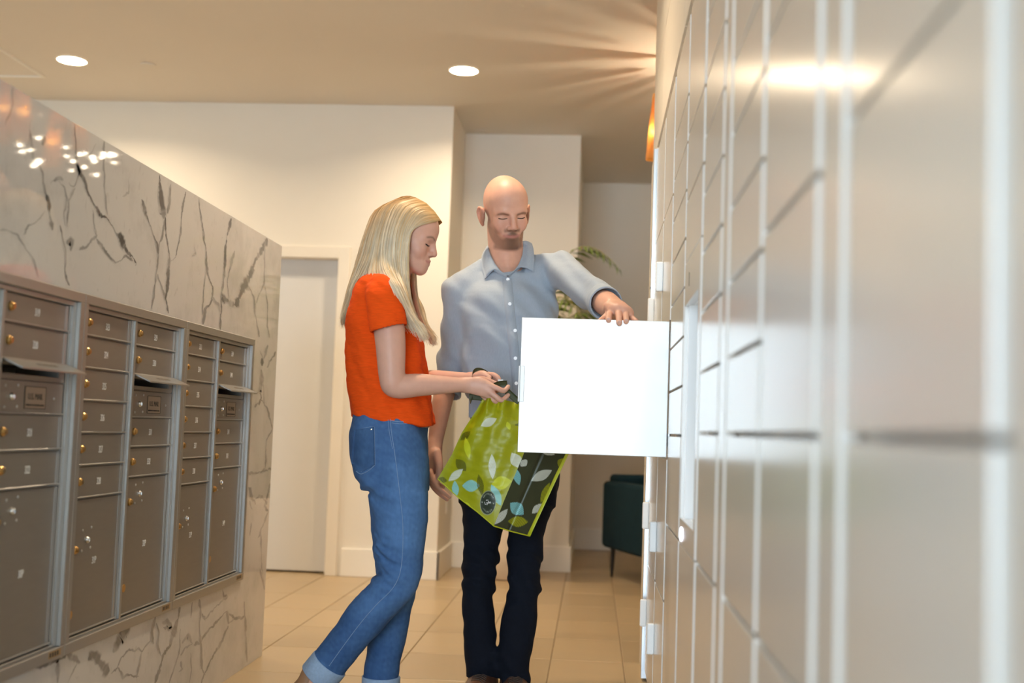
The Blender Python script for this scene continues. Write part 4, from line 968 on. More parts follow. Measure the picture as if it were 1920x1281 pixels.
for lg, toe in ((legL, -.015), (legR, .03)):
    b = Solid(); a = lg[-1]; ax_, ay_ = a[0], a[1]
    b.add(chain([(ax_, ay_+.045, .045), (ax_+toe*.3, ay_-.06, .050), (ax_+toe, ay_-.16, .040)], [.042, .044, .036], 4, flat=((1, 0, 0), .9)), .02)
    b.add(chain([(ax_, ay_+.03, .05), (ax_, ay_+.005, .14)], [.046, .047], 1), .03); b.cut(lambda P: .018-P[:, 2], .003); b.cut(lambda P: P[:, 2]-.135, .003)
    #, (ax_, ay_, 0), 'brown leather lace-up boot under the dark trousers '+('beside the white door side' if lg is legR else 'beside the woman'), 'boot', 'pair of brown boots') if False else None
    bo = link('boot', solid_mesh(b, (ax_-.08, ay_-.24, 0), (ax_+.09, ay_+.12, .18), .004, None, 1), m_leather, man)
    link('sole', loft_sole(ax_, ay_, toe), m_sole, bo)
    for i in range(5):
        y = ay_-.045-.016*i; z0 = [.125, .112, .100, .090, .084][i]
        pL = onto(b, np.array([ax_-.024+toe*.3, y, .25]), (0, 0, -1), .25); pR = onto(b, np.array([ax_+.024+toe*.3, y-.008, .25]), (0, 0, -1), .25); pM = onto(b, np.array([ax_+toe*.3, y-.004, .25]), (0, 0, -1), .25)
        link('lace', tube(crom(np.array([pL, pM+np.array([0, 0, .003]), pR]), 4), .0022, 6), m_lace, bo)
# ------------------------------------------------------------------ the woman: orange top, rolled blue jeans
m_skin2 = mat('skin_woman', (.7, .4, .3), .45, spec=.35, attr='Col', var=.04, vscale=45, bump=.02, bscale=260, sss=.12)
m_orange = mat('orange_crepe', (.84, .085, .006), .9, spec=.15, var=.10, vscale=60, stretch=(.6, .6, 4), bump=.12, bscale=140)
m_denim = mat('blue_denim', (.058, .140, .33), .85, spec=.3, attr='Col', var=.10, vscale=90, bump=.06, bscale=420, stretch=(1, 1, .5))
m_denim2 = mat('denim_turnup', (.30, .42, .60), .85, var=.10, vscale=120, bump=.06, bscale=400)
m_stitch = mat('pale_stitching', (.20, .31, .50), .8, var=.10, vscale=200)
m_hair = mat('blonde_hair', (.6, .45, .25), .42, spec=.4, attr='Col', var=.10, vscale=30)
m_tan = mat('tan_leather', (.34, .18, .09), .5, var=.08)
_nt = m_hair.node_tree; _tr = node(_nt, 'ShaderNodeBsdfTranslucent'); _mx = node(_nt, 'ShaderNodeMixShader'); _mx.inputs[0].default_value = .30
_p = _nt.nodes['Principled BSDF']; _nt.links.new(_p.inputs['Base Color'].links[0].from_socket, _tr.inputs[0]); _nt.links.new(_p.outputs[0], _mx.inputs[1]); _nt.links.new(_tr.outputs[0], _mx.inputs[2]); _nt.links.new(_mx.outputs[0], _nt.nodes['Material Output'].inputs[0])
YW = 3.80
W = lambda x, y, dy=0.0: UY(x, y, YW+dy)
woman = thing('person', (-.65, YW, 0), 'blonde woman in an orange top and rolled blue jeans opening a green bag', 'person')
Ow = W(757, 447.6); pw = math.radians(14)
fw = np.array([math.cos(pw), -.02, -math.sin(pw)]); fw = nrm(fw); lw = nrm(np.cross(np.array([0, 0, 1.0]), fw)); uw = np.cross(fw, lw)
bw = Solid(); Rw, Lw = head(bw, Ow, lw, fw, uw, 1.0, False)
bw.add(chain([Lw(0, -.025, -.050), W(742, 512, 0), W(722, 545, 0)], [.048, .046, .058], 4), .02)
def wrow(y, x0, x1, hb, dy=0.0): p = W((x0+x1)/2, y, dy); return (p[2], p[0], p[1], (x1-x0)/2*YW/FP, hb)
torsw = [wrow(506, 700, 738, .040), wrow(520, 682, 752, .105), wrow(545, 667, 764, .150), wrow(590, 652, 780, .158), wrow(640, 648, 795, .150), wrow(700, 651, 803, .142), wrow(750, 656, 811, .148), wrow(790, 661, 817, .156), wrow(800, 661, 818, .156)]
core = [(a, b, c, d-.022, e-.020) for a, b, c, d, e in torsw[2:]]+[wrow(525, 690, 745, .06)]
bw.add(loft(core), .03)
# arms
s1, e1, w1 = W(722, 556, -.160), W(738, 722, -.185), W(872, 722, -.105)
bw.add(chain([s1, .5*(s1+e1)+np.array([.004, -.006, 0]), W(735, 705, -.186), W(744, 724, -.180), W(790, 722, -.158), w1], [.052, .0475, .041, .0385, .035, .0215], 5), .02)
s2, e2, w2 = W(735, 556, .160), W(745, 716, .190), W(884, 712, .012)
bw.add(chain([s2, .5*(s2+e2), e2, .5*(e2+w2)+np.array([0, 0, .002]), w2], [.050, .045, .040, .034, .0215], 4), .02)
# right hand pinching the bag's rim
bw.add(chain([w1, W(896, 724, -.105), W(914, 730, -.102)], [.022, .030, .027], 4, flat=((.12, 1, .1), 1.75)), .014)
fr_ = [chain([W(917, 722, -.112), W(932, 728, -.117), W(945, 733, -.108), W(953, 725, -.095)], [.0092, .0085, .0082, .0070], 3),
       chain([W(914, 732, -.110), W(929, 743, -.114), W(941, 751, -.106), W(953, 741, -.092)], [.0092, .0086, .0082, .0070], 3),
       chain([W(910, 738, -.098), W(924, 750, -.098), W(936, 755, -.085), W(946, 748, -.072)], [.0088, .0082, .0076, .0066], 3),
       chain([W(904, 741, -.088), W(916, 752, -.085), W(926, 755, -.072), W(934, 750, -.062)], [.0078, .0072, .0068, .0060], 3)]
bw.add(group(fr_), .007)
bw.add(chain([W(890, 714, -.085), W(906, 712, -.070), W(922, 717, -.066), W(934, 722, -.068)], [.0135, .0112, .0095, .0078], 3), .010)
# left hand behind it
bw.add(chain([w2, W(902, 711, .0), W(914, 712, -.008)], [.022, .029, .026], 4, flat=((.1, 1, 0), 1.75)), .014)
fl_ = [chain([W(914, 704, -.010), W(925, 703, -.028), W(934, 709, -.038), W(937, 718, -.040)], [.0092, .0088, .0082, .007], 3),
       chain([W(912, 711, -.004), W(926, 710, -.018), W(934, 718, -.030), W(936, 726, -.034)], [.0092, .0086, .008, .007], 3),
       chain([W(910, 718, .002), W(923, 720, -.008), W(931, 727, -.02), W(932, 734, -.026)], [.0088, .0082, .0076, .0066], 3),
       chain([W(907, 724, .006), W(917, 728, .0), W(924, 734, -.01), W(925, 740, -.016)], [.0078, .0072, .0068, .006], 3)]
bw.add(group(fl_), .007)
bw.add(chain([W(893, 706, -.02), W(906, 703, -.038), W(918, 708, -.05)], [.0135, .011, .008], 3), .010)
# legs
lgN = [W(735, 850, -.085), W(748, 930, -.092), W(750, 1000, -.092), W(744, 1085, -.090), W(684, 1160, -.085), W(606, 1258, -.08), W(590, 1277, -.08)]
lgF = [W(735, 850, .085), W(742, 940, .09), W(744, 1020, .09), W(742, 1100, .09), W(728, 1180, .09), W(714, 1268, .09), W(712, 1300, .09)]
bw.add(chain(lgN, [.085, .072, .062, .048, .046, .034, .032], 4), .03); bw.add(chain(lgF, [.085, .072, .060, .046, .044, .034, .032], 4), .03)
SKW = (.67, .38, .285)
def woman_col(P):
    C_ = np.tile(np.array(SKW), (len(P), 1)); q = head_local(P, Ow, Rw, 1.0); m = (np.linalg.norm(q, axis=1) < .18) & (q[:, 2] > -.12)
    C_[m] = face_color(q[m], False, SKW)
    return C_
bo = link('body', solid_mesh(bw, (-1.02, 3.5, .0), (-.22, 4.08, 1.72), .0032, woman_col, 1), m_skin2, woman)
lashes(Lw, Rw, bw, bo, m_lash, 1.0, thick=.0020)
# -- top
top = Solid(); top.add(loft(torsw), .02)
h1 = .5*(W(697, 626, -.185)+W(760, 608, -.185)); a1 = nrm(e1-s1); a1 = nrm(np.array([.27, 0, -1])); h2 = W(737, 618, .19); a2 = nrm(e2-s2)
def sleeve(pts, rr_, hp, ad):
    c_ = chain(pts, rr_, 4); hd_ = nrm(hp-pts[1]); hol = chain([hp-hd_*.02, hp+hd_*.05], [.0515, .0535], 1)
    return lambda P: smax(smax(c_(P), (P-hp)@ad, .002), -hol(P), .003)
top.add(sleeve([W(712, 548, -.10), s1, .5*(s1+h1), h1, h1+a1*.03], [.060, .062, .060, .0585, .0585], h1, a1), .022); top.add(sleeve([W(722, 548, .10), s2, .5*(s2+h2), h2, h2+a2*.03], [.060, .062, .060, .0585, .0585], h2, a2), .022)
tw1 = waves(31, 5, .10, .0040, (.9, .2, .3), .35); tw2 = waves(32, 6, .035, .0011, (.2, .2, 1), .4)
def top_disp(P):
    k = np.clip((1.46-P[:, 2])/.1, .15, 1); hem = np.exp(-((P[:, 2]-.985)/.04)**2)
    cl = np.clip(np.minimum(np.linalg.norm(P-h1, axis=1), np.linalg.norm(P-h2, axis=1))/.05-1.0, .08, 1)
    return cl*(tw1(P)*k*.9+tw2(P))+hem*.004*np.sin(P[:, 0]*60+P[:, 1]*40)
top.disp = top_disp
zh = W(740, 786)[2]
top.cut(lambda P: -(P[:, 2]-(zh-.012*np.sin((P[:, 0]+.66)*13)-.006)), .003)
top.sub(chain([W(740, 505, 0), W(752, 470, 0)], [.062, .075], 1), .004)
tp = link('top', solid_mesh(top, (-.90, 3.52, .90), (-.42, 4.08, 1.52), .004, None, 1), m_orange, woman)
# -- jeans
jn = Solid(); jn.add(loft([wrow(770, 664, 800, .145), wrow(800, 660, 802, .158), wrow(840, 657, 803, .172), wrow(880, 664, 802, .175), wrow(915, 684, 800, .165)]), .02)
jn.add(chain(lgN[:6]+[W(603, 1262, -.08)], [.100, .0915, .0815, .0690, .0625, .0570, .0575], 5), .045)
jn.add(chain(lgF[:6]+[W(713, 1274, .09)], [.098, .090, .080, .066, .062, .058, .058], 5), .045)
jw1 = waves(41, 5, .055, .0030, (.25, .1, 1), .30); jw2 = waves(42, 5, .12, .0030)
jw3 = waves(43, 4, .026, .0042, (.30, .1, 1), .22); kb = W(712, 1050, -.09); th = W(690, 915, -.09)
def j_disp(P):
    k = .35+2.6*np.exp(-(np.linalg.norm((P-kb)*np.array([1, .6, .8]), axis=1)/.075)**2)+1.3*np.exp(-(np.linalg.norm((P-th)*np.array([.8, .4, 1]), axis=1)/.06)**2)
    crease = -.010*np.exp(-((P[:, 2]-th[2]-.25*(P[:, 0]-th[0])+.012)/.012)**2)*np.clip((-.60-P[:, 0])/.10, 0, 1)*np.clip(1-np.abs(P[:, 2]-th[2])/.1, 0, 1)
    kk = np.exp(-(np.linalg.norm((P-kb)*np.array([1, .5, .8]), axis=1)/.070)**2)+.6*np.exp(-(np.linalg.norm((P-th)*np.array([.8, .4, 1]), axis=1)/.045)**2)
    return jw1(P)*k*.8+jw2(P)*.6-crease+jw3(P)*kk
jn.disp = j_disp
an = nrm(lgN[5]-lgN[4]); jn.cut(lambda P: np.where(P[:, 1] < YW, (P-W(606, 1258, -.08))@an, -1), .002); jn.cut(lambda P: np.where(P[:, 1] >= YW, W(713, 1272, .09)[2]-P[:, 2], -1), .002)
fd1, fd2, fd3 = waves(51, 5, .05, .5, (.2, .1, 1), .35), waves(52, 5, .16, .5), waves(53, 6, .018, .5, (.2, .3, 1), .5)
def denim_col(P):
    z = P[:, 2]; thigh = np.exp(-((z-.66)/.17)**2)*.8+np.exp(-((z-.40)/.07)**2)*.5+np.exp(-((z-.93)/.06)**2)*.3; fwd_ = np.clip((P[:, 0]+.66)/.12+.5, 0, 1)
    wh = np.clip(fd1(P), 0, 1)*np.exp(-((z-.80)/.12)**2)
    k = np.clip(.30+.55*thigh*(.35+.65*fwd_)+.22*fd2(P)+.30*wh+.12*fd3(P), 0, 1)[:, None]
    return np.array((.026, .075, .205))*(1-k)+np.array((.100, .220, .455))*k
jo = link('jeans', solid_mesh(jn, (-1.02, 3.55, .02), (-.44, 4.06, .99), .004, denim_col, 1), m_denim, woman)
# turned-up cuffs
def cuff(c, axd, r, ln, name='cuff'):
    c = np.asarray(c); axd = nrm(axd); a_ = nrm(np.cross(axd, [0, 1, 0])); b_ = np.cross(axd, a_); prof = [(r-.004, 0), (r+.003, 0), (r+.004, .004), (r+.004, ln-.003), (r+.001, ln), (r-.005, ln), (r-.006, .01)]
    V_, F = [], []; n = 36
    for i, (q, h) in enumerate(prof):
        for k in range(n):
            t = 2*math.pi*k/n; V_.append(c+axd*h+(q+.0015*math.sin(3*t+i))*(a_*math.cos(t)+b_*math.sin(t)))
    for i in range(len(prof)):
        for k in range(n): j2 = (i+1) % len(prof); F.append((i*n+k, i*n+(k+1) % n, j2*n+(k+1) % n, j2*n+k))
    return link(name, pydata(V_, F), m_denim2, jo, smooth=True)
cuff(W(618, 1243, -.08), an, .0585, .062); cuff(W(714, 1268, .09), (0, 0, -1), .059, .06)
# seams and pocket stitched on the near side
def near(px, py, lift=.001): r_ = ray(px, py); return onto(jn, W(px, py, -.32), r_, .5)-nrm(r_)*lift
def seam(path, rad=.0016, name='seam', m=m_stitch, par=jo):
    q = crom(np.array(path, float), 5); link(name, tube(np.array([near(x, y) for x, y in q]), rad, 5), m, par)
seam([(731, 779), (734, 810), (739, 843), (744, 880), (750, 930), (755, 980), (755, 1030), (750, 1075), (735, 1105), (705, 1135), (675, 1170), (645, 1210), (617, 1249)], .0011)
seam([(727, 779), (730, 810), (736, 842)], .0008)
seam([(733, 789), (750, 791), (765, 790), (779, 787)], .0014); seam([(734, 793), (750, 795), (765, 794), (777, 791)], .0010)
# back pocket patch
G = []
cor = np.array([[(665, 806), (702, 800)], [(659, 865), (703, 872)]], float)
for i in range(13):
    row = []
    for j in range(11):
        a, b = i/12, j/10; p = (1-a)*((1-b)*cor[0, 0]+b*cor[0, 1])+a*((1-b)*cor[1, 0]+b*cor[1, 1])
        p = p+np.array([0, a**3*(1-abs(b-.45)/.55)*17]); row.append(near(p[0], p[1], .0022))
    G.append(row)
pk_ = sheet(G, .002, m_denim, 'pocket', jo); set_col(pk_.data, denim_col(np.array([v.co[:] for v in pk_.data.vertices]))*.82)
def pseam(lst, rad=.0011): seam(lst, rad, 'stitching', m_stitch, pk_)
pseam([(666, 807), (684, 803), (702, 800)], .0014); pseam([(665, 812), (684, 808), (701, 805)]); pseam([(702, 801), (702.5, 840), (703, 872)], .0014); pseam([(703, 872), (692, 882), (677, 889), (668, 884)], .0014); pseam([(700, 868), (690, 878), (677, 884)])
link('rivet', lathe([(.003, 0), (.0025, .0015)], 8, axis=1, org=tuple(near(697, 806, .003))), m_brass if 'm_brass' in globals() else m_tan, pk_)
# -- feet: tan flats
for (fx, fy, fz, tilt, lab) in ((lgF[-1][0], lgF[-1][1], 0, 0, 'a'), (lgN[-1][0]-.01, lgN[-1][1], .0, .55, 'b')):
    b = Solid()
    if tilt: heel = np.array([fx-.035, fy, .085]); ball = np.array([fx+.085, fy, .034]); toe = np.array([fx+.135, fy, .022])
    else: heel = np.array([fx-.04, fy, .036]); ball = np.array([fx+.10, fy, .030]); toe = np.array([fx+.17, fy, .022])
    b.add(chain([heel, .5*(heel+ball)+np.array([0, 0, .004]), ball, toe], [.033, .031, .033, .020], 4), .02); b.add(chain([heel+np.array([.01, 0, .0]), np.array([fx, fy, heel[2]+.07])], [.032, .030], 1), .02)
    b.cut(lambda P: .003-P[:, 2], .003)
    link('shoe', solid_mesh(b, (fx-.10, fy-.06, 0), (fx+.22, fy+.06, .20), .004, None, 1), m_tan, woman)
# -- hair: scalp cap and strands swept over from the parting
gd = [  # guides from the face line round to the nape: (x, y, dy) on the near side
 [(826, 413, -.022), (803, 418, -.058), (782, 425, -.074), (768, 442, -.082), (765, 500, -.080), (768, 555, -.088), (777, 592, -.100), (799, 633, -.105)],
 [(815, 397, -.016), (787, 399, -.062), (766, 428, -.080), (758, 470, -.087), (756, 513, -.090), (763, 556, -.120), (774, 591, -.120), (796, 630, -.115)],
 [(799, 381, -.010), (767, 390, -.060), (746, 428, -.083), (739, 475, -.092), (742, 512, -.115), (756, 550, -.190), (769, 589, -.155), (793, 627, -.125)],
 [(780, 371, -.006), (743, 384, -.056), (725, 428, -.081), (718, 474, -.092), (722, 506, -.140), (743, 541, -.222), (765, 587, -.172), (790, 623, -.130)],
 [(769, 368, -.004), (725, 385, -.050), (706, 428, -.073), (696, 472, -.082), (684, 503, -.085), (671, 528, -.072), (660, 554, -.062), (652, 588, -.052)],
 [(761, 368, -.002), (712, 391, -.040), (692, 432, -.055), (680, 476, -.060), (668, 510, -.060), (658, 538, -.056), (651, 566, -.048), (645, 602, -.042)],
 [(753, 369, .0), (703, 395, -.012), (684, 437, -.016), (672, 478, -.018), (662, 514, -.016), (653, 545, -.012), (647, 574, -.010), (642, 608, -.008)]]
GD = np.array([[W(*p) for p in g] for g in gd]); PXs = np.array(gd)
scalp = Solid(); scalp.add(ell(Lw(0, -.008, .036), np.array([.0735, .1040, .0885]), Rw), .01)
scalp.sub(chain([Lw(-.1, .092, -.02), Lw(.1, .092, -.02)], [.062, .062], 1), .012); scalp.cut(lambda P: -(head_local(P, Ow, Rw, 1)[:, 2]+.030), .01)
hr = np.random.default_rng(11)
HV, HF, HC = [], [], []
def strand(path, r0, col0, col1, tipf=.25):
    q = crom(path, 3); n = len(q); t = np.gradient(q, axis=0); t /= np.linalg.norm(t, axis=1)[:, None]+1e-9
    o_ = q-ctr0; o_[:, 2] *= np.where(o_[:, 2] > 0, 1, .15); o_ = o_-t*(o_*t).sum(1)[:, None]; o_ /= np.linalg.norm(o_, axis=1)[:, None]+1e-9
    a = np.cross(t, o_); a /= np.linalg.norm(a, axis=1)[:, None]+1e-9; tw = hr.normal(0, .35); a, o_ = a*math.cos(tw)+o_*math.sin(tw), o_*math.cos(tw)-a*math.sin(tw); b0 = sum(len(x) for x in HV)
    w_ = np.clip(np.linspace(1.15, tipf, n), 0, 1)*r0; w_[0] *= .5
    HV.append(np.stack([q-a*w_[:, None], q+o_*w_[:, None]*.45, q+a*w_[:, None]], 1).reshape(-1, 3))
    k = np.clip(np.linspace(0, 1, n)/.38, 0, 1)[:, None]; HC.append(np.repeat(col0*(1-k)+col1*k, 3, 0))
    i = np.arange(n-1)[:, None]*3; f_ = [np.hstack([i+j, i+j+1, i+4+j, i+3+j]) for j in range(2)]; HF.append(np.concatenate(f_)+b0)
ctr0 = Lw(0, -.01, .02)
def guide(s):
    i = min(int(s), len(GD)-2); t = s-i; t = t*t*(3-2*t)*.35+t*.65
    return GD[i]*(1-t)+GD[i+1]*t
rootc, goldc, palec = np.array((.62, .37, .13)), np.array((.86, .64, .35)), np.array((.96, .87, .70))
clump = hr.normal(0, 1, (90, 3))
for n_ in range(5200):
    far = n_ % 4 == 3
    s = hr.uniform(0, 6); g = guide(s).copy(); ci = int(s*14) % 90
    lay = hr.uniform(0, 1); push = np.linspace(0, 1, 8)[:, None]
    ctr = Lw(0, -.01, .02); outw = g-ctr; outw[:, 2] *= .3; outw /= np.linalg.norm(outw, axis=1)[:, None]
    g += outw*((lay-.75)*.016*np.clip(push*3, .25, 1))
    g += clump[ci]*np.array([.0035, .003, .001])*push+hr.normal(0, 1, 3)*np.array([.0035, .003, .0015])*push**1.5+hr.normal(0, .0012, (8, 3))*push
    g[-1] += hr.normal(0, 1, 3)*np.array([.003, .003, .008]); 
    if far: g[:, 1] = 2*YW-g[:, 1]
    wv = hr.uniform(0, 1)**1.3; tone = .5+.5*math.sin(ci*2.3+s*3); c1 = goldc*(1-max(wv, tone*.9))+palec*max(wv, tone*.9); c1 = c1*hr.uniform(.82, 1.1); c0 = rootc*hr.uniform(.8, 1.25)*(1-.3*wv)+goldc*.3*wv
    strand(g, hr.uniform(.0013, .0026), c0, c1)
hm = pydata(np.concatenate(HV), np.concatenate(HF)); set_col(hm, np.concatenate(HC)); 
ho = link('hair', hm, m_hair, woman, smooth=True)
cm = solid_mesh(scalp, Lw(-.12, -.15, -.1)-.06, Lw(.12, .15, .15)+.06, .004, lambda P: np.tile(rootc*.9, (len(P), 1)), 1)
link('hair_cap', cm, m_hair, ho)
tag(ho, kind='stuff') if False else None
# ------------------------------------------------------------------ the bag in the woman's hands
m_bag = mat('printed_plastic', (.4, .4, .02), .40, spec=.35, attr='Col', var=.03, vscale=20, bump=.05, bscale=70)
m_strap = mat('olive_strap', (.045, .055, .018), .6, var=.10, vscale=60)
m_paper = mat('white_paper', (.85, .85, .84), .6, var=.02)
LIME, OLIVE, DKOL = np.array((.305, .315, .004)), np.array((.040, .046, .020)), np.array((.075, .080, .006))
WHT, BLU, LLM = np.array((.62, .66, .58)), np.array((.22, .55, .58)), np.array((.52, .56, .02))
z7 = lambda x, y: (780+x/3.4625, 660+y/3.4625)
LV = [  # centre x, y, length, width (zoomed px), angle, ink
 (472, 457, 118, 58, -25, WHT), (320, 545, 92, 46, -42, DKOL), (333, 625, 150, 44, 80, LLM), (292, 735, 105, 66, 50, DKOL), (258, 800, 128, 52, -40, WHT), (256, 890, 112, 48, 85, BLU),
 (357, 870, 118, 80, 0, BLU), (418, 865, 148, 46, 80, DKOL), (495, 745, 172, 52, 88, WHT), (650, 705, 118, 78, 60, WHT), (555, 850, 135, 90, -10, LLM), (520, 930, 155, 62, 65, BLU), (172, 832, 66, 44, 12, DKOL), (330, 990, 60, 26, 30, LLM), (600, 480, 60, 34, 70, LLM), (690, 470, 30, 100, 85, DKOL)]
LG = [(815, 803, 156, 66, -27, WHT), (655, 808, 124, 52, 75, BLU), (700, 722, 50, 60, 45, WHT), (655, 1018, 118, 86, 42, BLU), (662, 1102, 136, 72, 2, LIME*1.05), (553, 1070, 136, 50, -50, WHT), (785, 1018, 92, 48, -45, WHT), (838, 915, 150, 46, -66, LIME), (945, 720, 70, 60, -60, LIME), (850, 640, 120, 60, 30, WHT), (780, 560, 110, 60, 70, BLU)]
def paint(px, base, leaves, badge=False):
    C_ = np.tile(base, (len(px), 1)); q = (px-np.array([780, 660]))*3.4625
    for cx, cy, ln, wd, an, ink in leaves:
        a = math.radians(an); d = q-np.array([cx, cy]); s = d[:, 0]*math.cos(a)+d[:, 1]*math.sin(a); t = -d[:, 0]*math.sin(a)+d[:, 1]*math.cos(a)
        sn = s/(ln/2); hw = wd/2*np.clip(1-np.abs(sn)**1.8, 0, 1)
        m = np.clip((hw-np.abs(t))/3.0, 0, 1)*(np.abs(sn) < 1)
        vein = .78+.22*np.sign(np.sin((t*.9+s*.25)*.95+cx)) if ink is not LLM else 1-.12*(np.sin(t*.8) > .3)
        vein = vein if np.isscalar(vein) else np.clip(vein, .3, 1)
        m = (m*vein)[:, None]; C_ = C_*(1-m)+ink*m
    if badge:
        d = (q-np.array([467, 980]))@np.array([[math.cos(.10), -math.sin(.10)], [math.sin(.10), math.cos(.10)]]); r = np.sqrt((d[:, 0]/50)**2+(d[:, 1]/77)**2)
        rim = np.clip((1.06-r)/.05, 0, 1)[:, None]; C_ = C_*(1-rim)+np.array((.30, .33, .22))*rim
        m = np.clip((1.0-r)/.05, 0, 1)[:, None]; C_ = C_*(1-m)+np.array((.025, .034, .018))*m
        th = np.degrees(np.arctan2(d[:, 1]/77, d[:, 0]/50)); lt = (np.abs(r-.77) < .085)*((np.abs(th+90) < 58) | (np.abs(th-90) < 52))*(np.sin(np.radians(th)*26) > -.1)*(np.sin(th*2.2+r*19) > -.55)
        dots = (np.hypot(np.abs(d[:, 0])-38, d[:, 1]) < 4.5)
        m = (.6*(lt | dots))[:, None]; C_ = C_*(1-m)+np.array((.42, .46, .36))*m
    return C_
bag = thing('shopping_bag', tuple(W(926, 986, -.12)), 'lime green plastic shopping bag printed with leaves, held by its bunched rim', 'bag')
def panel(top_, left_, bot_, right_, n, m_):
    """Coons patch between four pixel/depth edges"""
    ev = lambda L__, k: np.stack([np.interp(np.linspace(0, 1, k), np.linspace(0, 1, len(L__)), np.array([W(*p) for p in L__])[:, c]) for c in range(3)], 1)
    T_, B_ = ev(top_, n), ev(bot_, n); Lf, Rt = ev(left_, m_), ev(right_, m_)
    a = np.linspace(0, 1, m_)[:, None, None]; b = np.linspace(0, 1, n)[None, :, None]
    return (1-a)*T_[None]+a*B_[None]+(1-b)*Lf[:, None]+b*Rt[:, None]-((1-a)*(1-b)*T_[0]+(1-a)*b*T_[-1]+a*(1-b)*B_[0]+a*b*B_[-1])
def grid_mesh(G):
    nr, nc = G.shape[:2]; i = np.arange(nr-1)[:, None]*nc+np.arange(nc-1)[None]; f_ = np.stack([i, i+1, i+nc+1, i+nc], -1).reshape(-1, 4)
    return pydata(G.reshape(-1, 3), f_)
def crumple(G, seed, amp, tops=1.0):
    P = G.reshape(-1, 3); wv = waves(seed, 7, .075, amp)(P)+waves(seed+1, 7, .032, amp*.35)(P)
    nr, nc = G.shape[:2]; a = np.linspace(0, 1, nr)[:, None]; b = np.linspace(0, 1, nc)[None]
    edge = np.clip(np.minimum(np.minimum(b, 1-b)*9, (1-a)*9), 0, 1)
    pl = .013*tops*np.sin(b*21+3*a)*np.exp(-a*4.5)
    bulge = .026*np.sin(math.pi*b)*np.sin(math.pi*np.clip(a*.9+.1, 0, 1))
    d = (wv.reshape(nr, nc)+pl-bulge)*edge; H_ = G.copy(); H_[..., 1] += d; return H_
tl, bl, br = (905, 748, -.085), (820.5, 898, -.07), (926, 986.5, -.135)
left_ = [tl, (894, 768, -.08), (866, 811, -.075), (848, 851, -.072), bl]
right_ = [(998, 766, -.075), (1000, 800, -.09), (979, 859, -.11), (951, 925, -.125), br]
FRp = crumple(panel([tl, (918, 747, -.098), (945, 750, -.09), (972, 756, -.08), (998, 766, -.075)], left_, [bl, (861, 934, -.09), (895.5, 960, -.115), br], right_, 190, 230), 61, .0024)
fm_ = grid_mesh(FRp); set_col(fm_, paint(PX(FRp.reshape(-1, 3)), LIME, LV, True)); fo = link('front_panel', fm_, m_bag, bag, smooth=True)
gr = (992, 1005, -.03); rt2 = [(1092, 790, .02), (1080, 818, .01), (1058.7, 862, .0), (1037, 908, -.012), gr]
GSp = panel([right_[0], (1045, 776, -.05), rt2[0]], right_, [br, (958, 996, -.085), gr], rt2, 130, 230)
cr = .006*np.exp(-((np.linspace(0, 1, 130)-.42)/.05)**2)[None, :]; GSp[..., 1] += cr
GSp = np.concatenate([GSp], 1); gm = grid_mesh(GSp); set_col(gm, paint(PX(GSp.reshape(-1, 3)), OLIVE, LG)); link('gusset', gm, m_bag, bag, smooth=True)
# back, far side and base
def back(p): v = W(*p); return v+np.array([.085, .115, .012])
BKp = panel([tl, (940, 748, -.05), (998, 766, -.03), rt2[0]], left_, [bl, (880, 925, .0), (950, 985, .02), gr], rt2, 60, 70)
BKp[..., 1] += .05*np.sin(np.pi*np.linspace(0, 1, 60))[None]*np.linspace(.2, 1, 70)[:, None]
bkm = grid_mesh(BKp); set_col(bkm, np.tile(LIME, (60*70, 1))); link('back_panel', bkm, m_bag, bag, smooth=True)
bot = np.stack([FRp[-1][np.linspace(0, 189, 60).astype(int)], ], 0)
bs = np.concatenate([FRp[-1][np.linspace(0, 189, 40).astype(int)], GSp[-1][np.linspace(0, 129, 20).astype(int)]]); bs2 = BKp[-1][np.linspace(0, 59, 60).astype(int)]
bgm = grid_mesh(np.stack([bs, .5*(bs+bs2), bs2], 0)); set_col(bgm, np.tile(LIME, (180, 1))); link('base_panel', bgm, m_bag, bag)
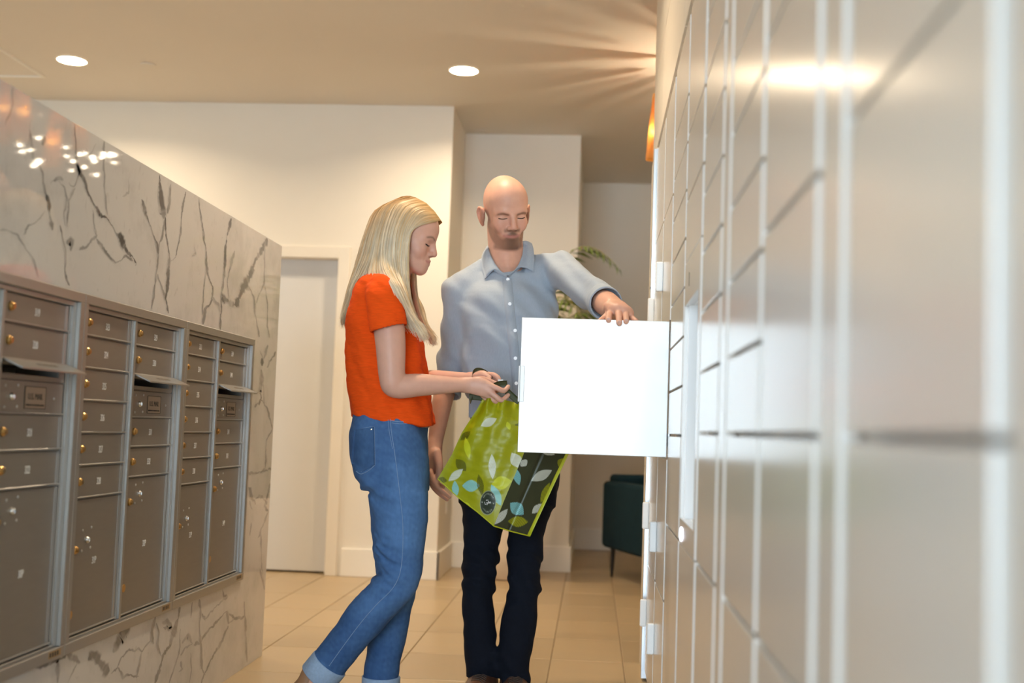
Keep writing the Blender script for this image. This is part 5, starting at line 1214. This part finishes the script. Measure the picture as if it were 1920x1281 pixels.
# lime piping along the gusset's rear edge and the base
m_pipe = mat('lime_piping', (.45, .48, .01), .4, var=.03)
def ribbon(path, wid, side, m, name, th=.0015, par=bag):
    q = crom(np.array([W(*p) for p in path]), 6); t = np.gradient(q, axis=0); t /= np.linalg.norm(t, axis=1)[:, None]; sd = np.asarray(side, float)-t*(t@np.asarray(side, float))[:, None]; sd /= np.linalg.norm(sd, axis=1)[:, None]
    return sheet([q-sd*wid/2, q-sd*wid*.17, q+sd*wid*.17, q+sd*wid/2], th, m, name, par)
ribbon([(p[0]-1, p[1], p[2]-.004) for p in rt2], .011, (1, .3, .35), m_pipe, 'piping')
link('piping', tube(np.array([W(*p) for p in [bl, (861, 934.5, -.09), (895.5, 960.5, -.115), br]]), .0018, 6), m_pipe, bag)
link('piping', tube(np.array([W(*p) for p in [br, (958, 996.5, -.085), gr]]), .0022, 6), m_pipe, bag)
# straps
ribbon([(884, 752, -.075), (882, 738, -.045), (884, 712, -.012), (893, 697, .0), (908, 700, -.004), (921, 712, -.03)], .024, (0.25, -.3, 1), m_strap, 'strap')
ribbon([(880, 744, -.072), (893, 744, -.076), (906, 746, -.080), (918, 748, -.08)], .022, (0, -.1, 1), m_strap, 'strap')
ribbon([(926, 724, -.075), (938, 720, -.078), (951, 719, -.080)], .020, (.2, -.5, 1), m_strap, 'strap')
ribbon([(948, 730, -.088), (955, 738, -.090), (966, 748, -.088), (982, 760, -.085), (1000, 772, -.08)], .020, (.5, -.2, 1), m_strap, 'strap')
link('paper_tag', box(tuple(W(934, 716, -.07)), tuple(W(943.5, 712, -.066))), m_paper, bag)
# badge mark
c = FRp[int(230*.80), int(190*.74)]
bp = onto(lambda P: -((P-c)@nrm((-.25, -1, 0))), c, (0, 1, 0), .1)
tm = None
pxs = PX(FRp.reshape(-1, 3)); kk = np.argmin(np.hypot(pxs[:, 0]-z7(467, 980)[0], pxs[:, 1]-z7(467, 980)[1])); cb = FRp.reshape(-1, 3)[kk]
e1_, e2_ = W(926, 925)-W(904, 930), W(911, 910)-W(914, 940); e1_, e2_ = nrm(e1_), nrm(e2_); e2_ = nrm(e2_-e1_*(e1_@e2_)); e3_ = np.cross(e1_, e2_)
MT = Matrix([[e1_[k], e2_[k], e3_[k], cb[k]+(-.0025 if k == 1 else 0)] for k in range(3)]+[[0, 0, 0, 1]])
for s_, sz, off in (('Lyfe', .0125, 0.0), ('the', .006, .0085)):
    tm = xform(text_mesh(s_, sz), MT @ Matrix.Translation((0, off, 0))); tm.materials.clear(); link('badge_lettering', tm, m_paper, fo)
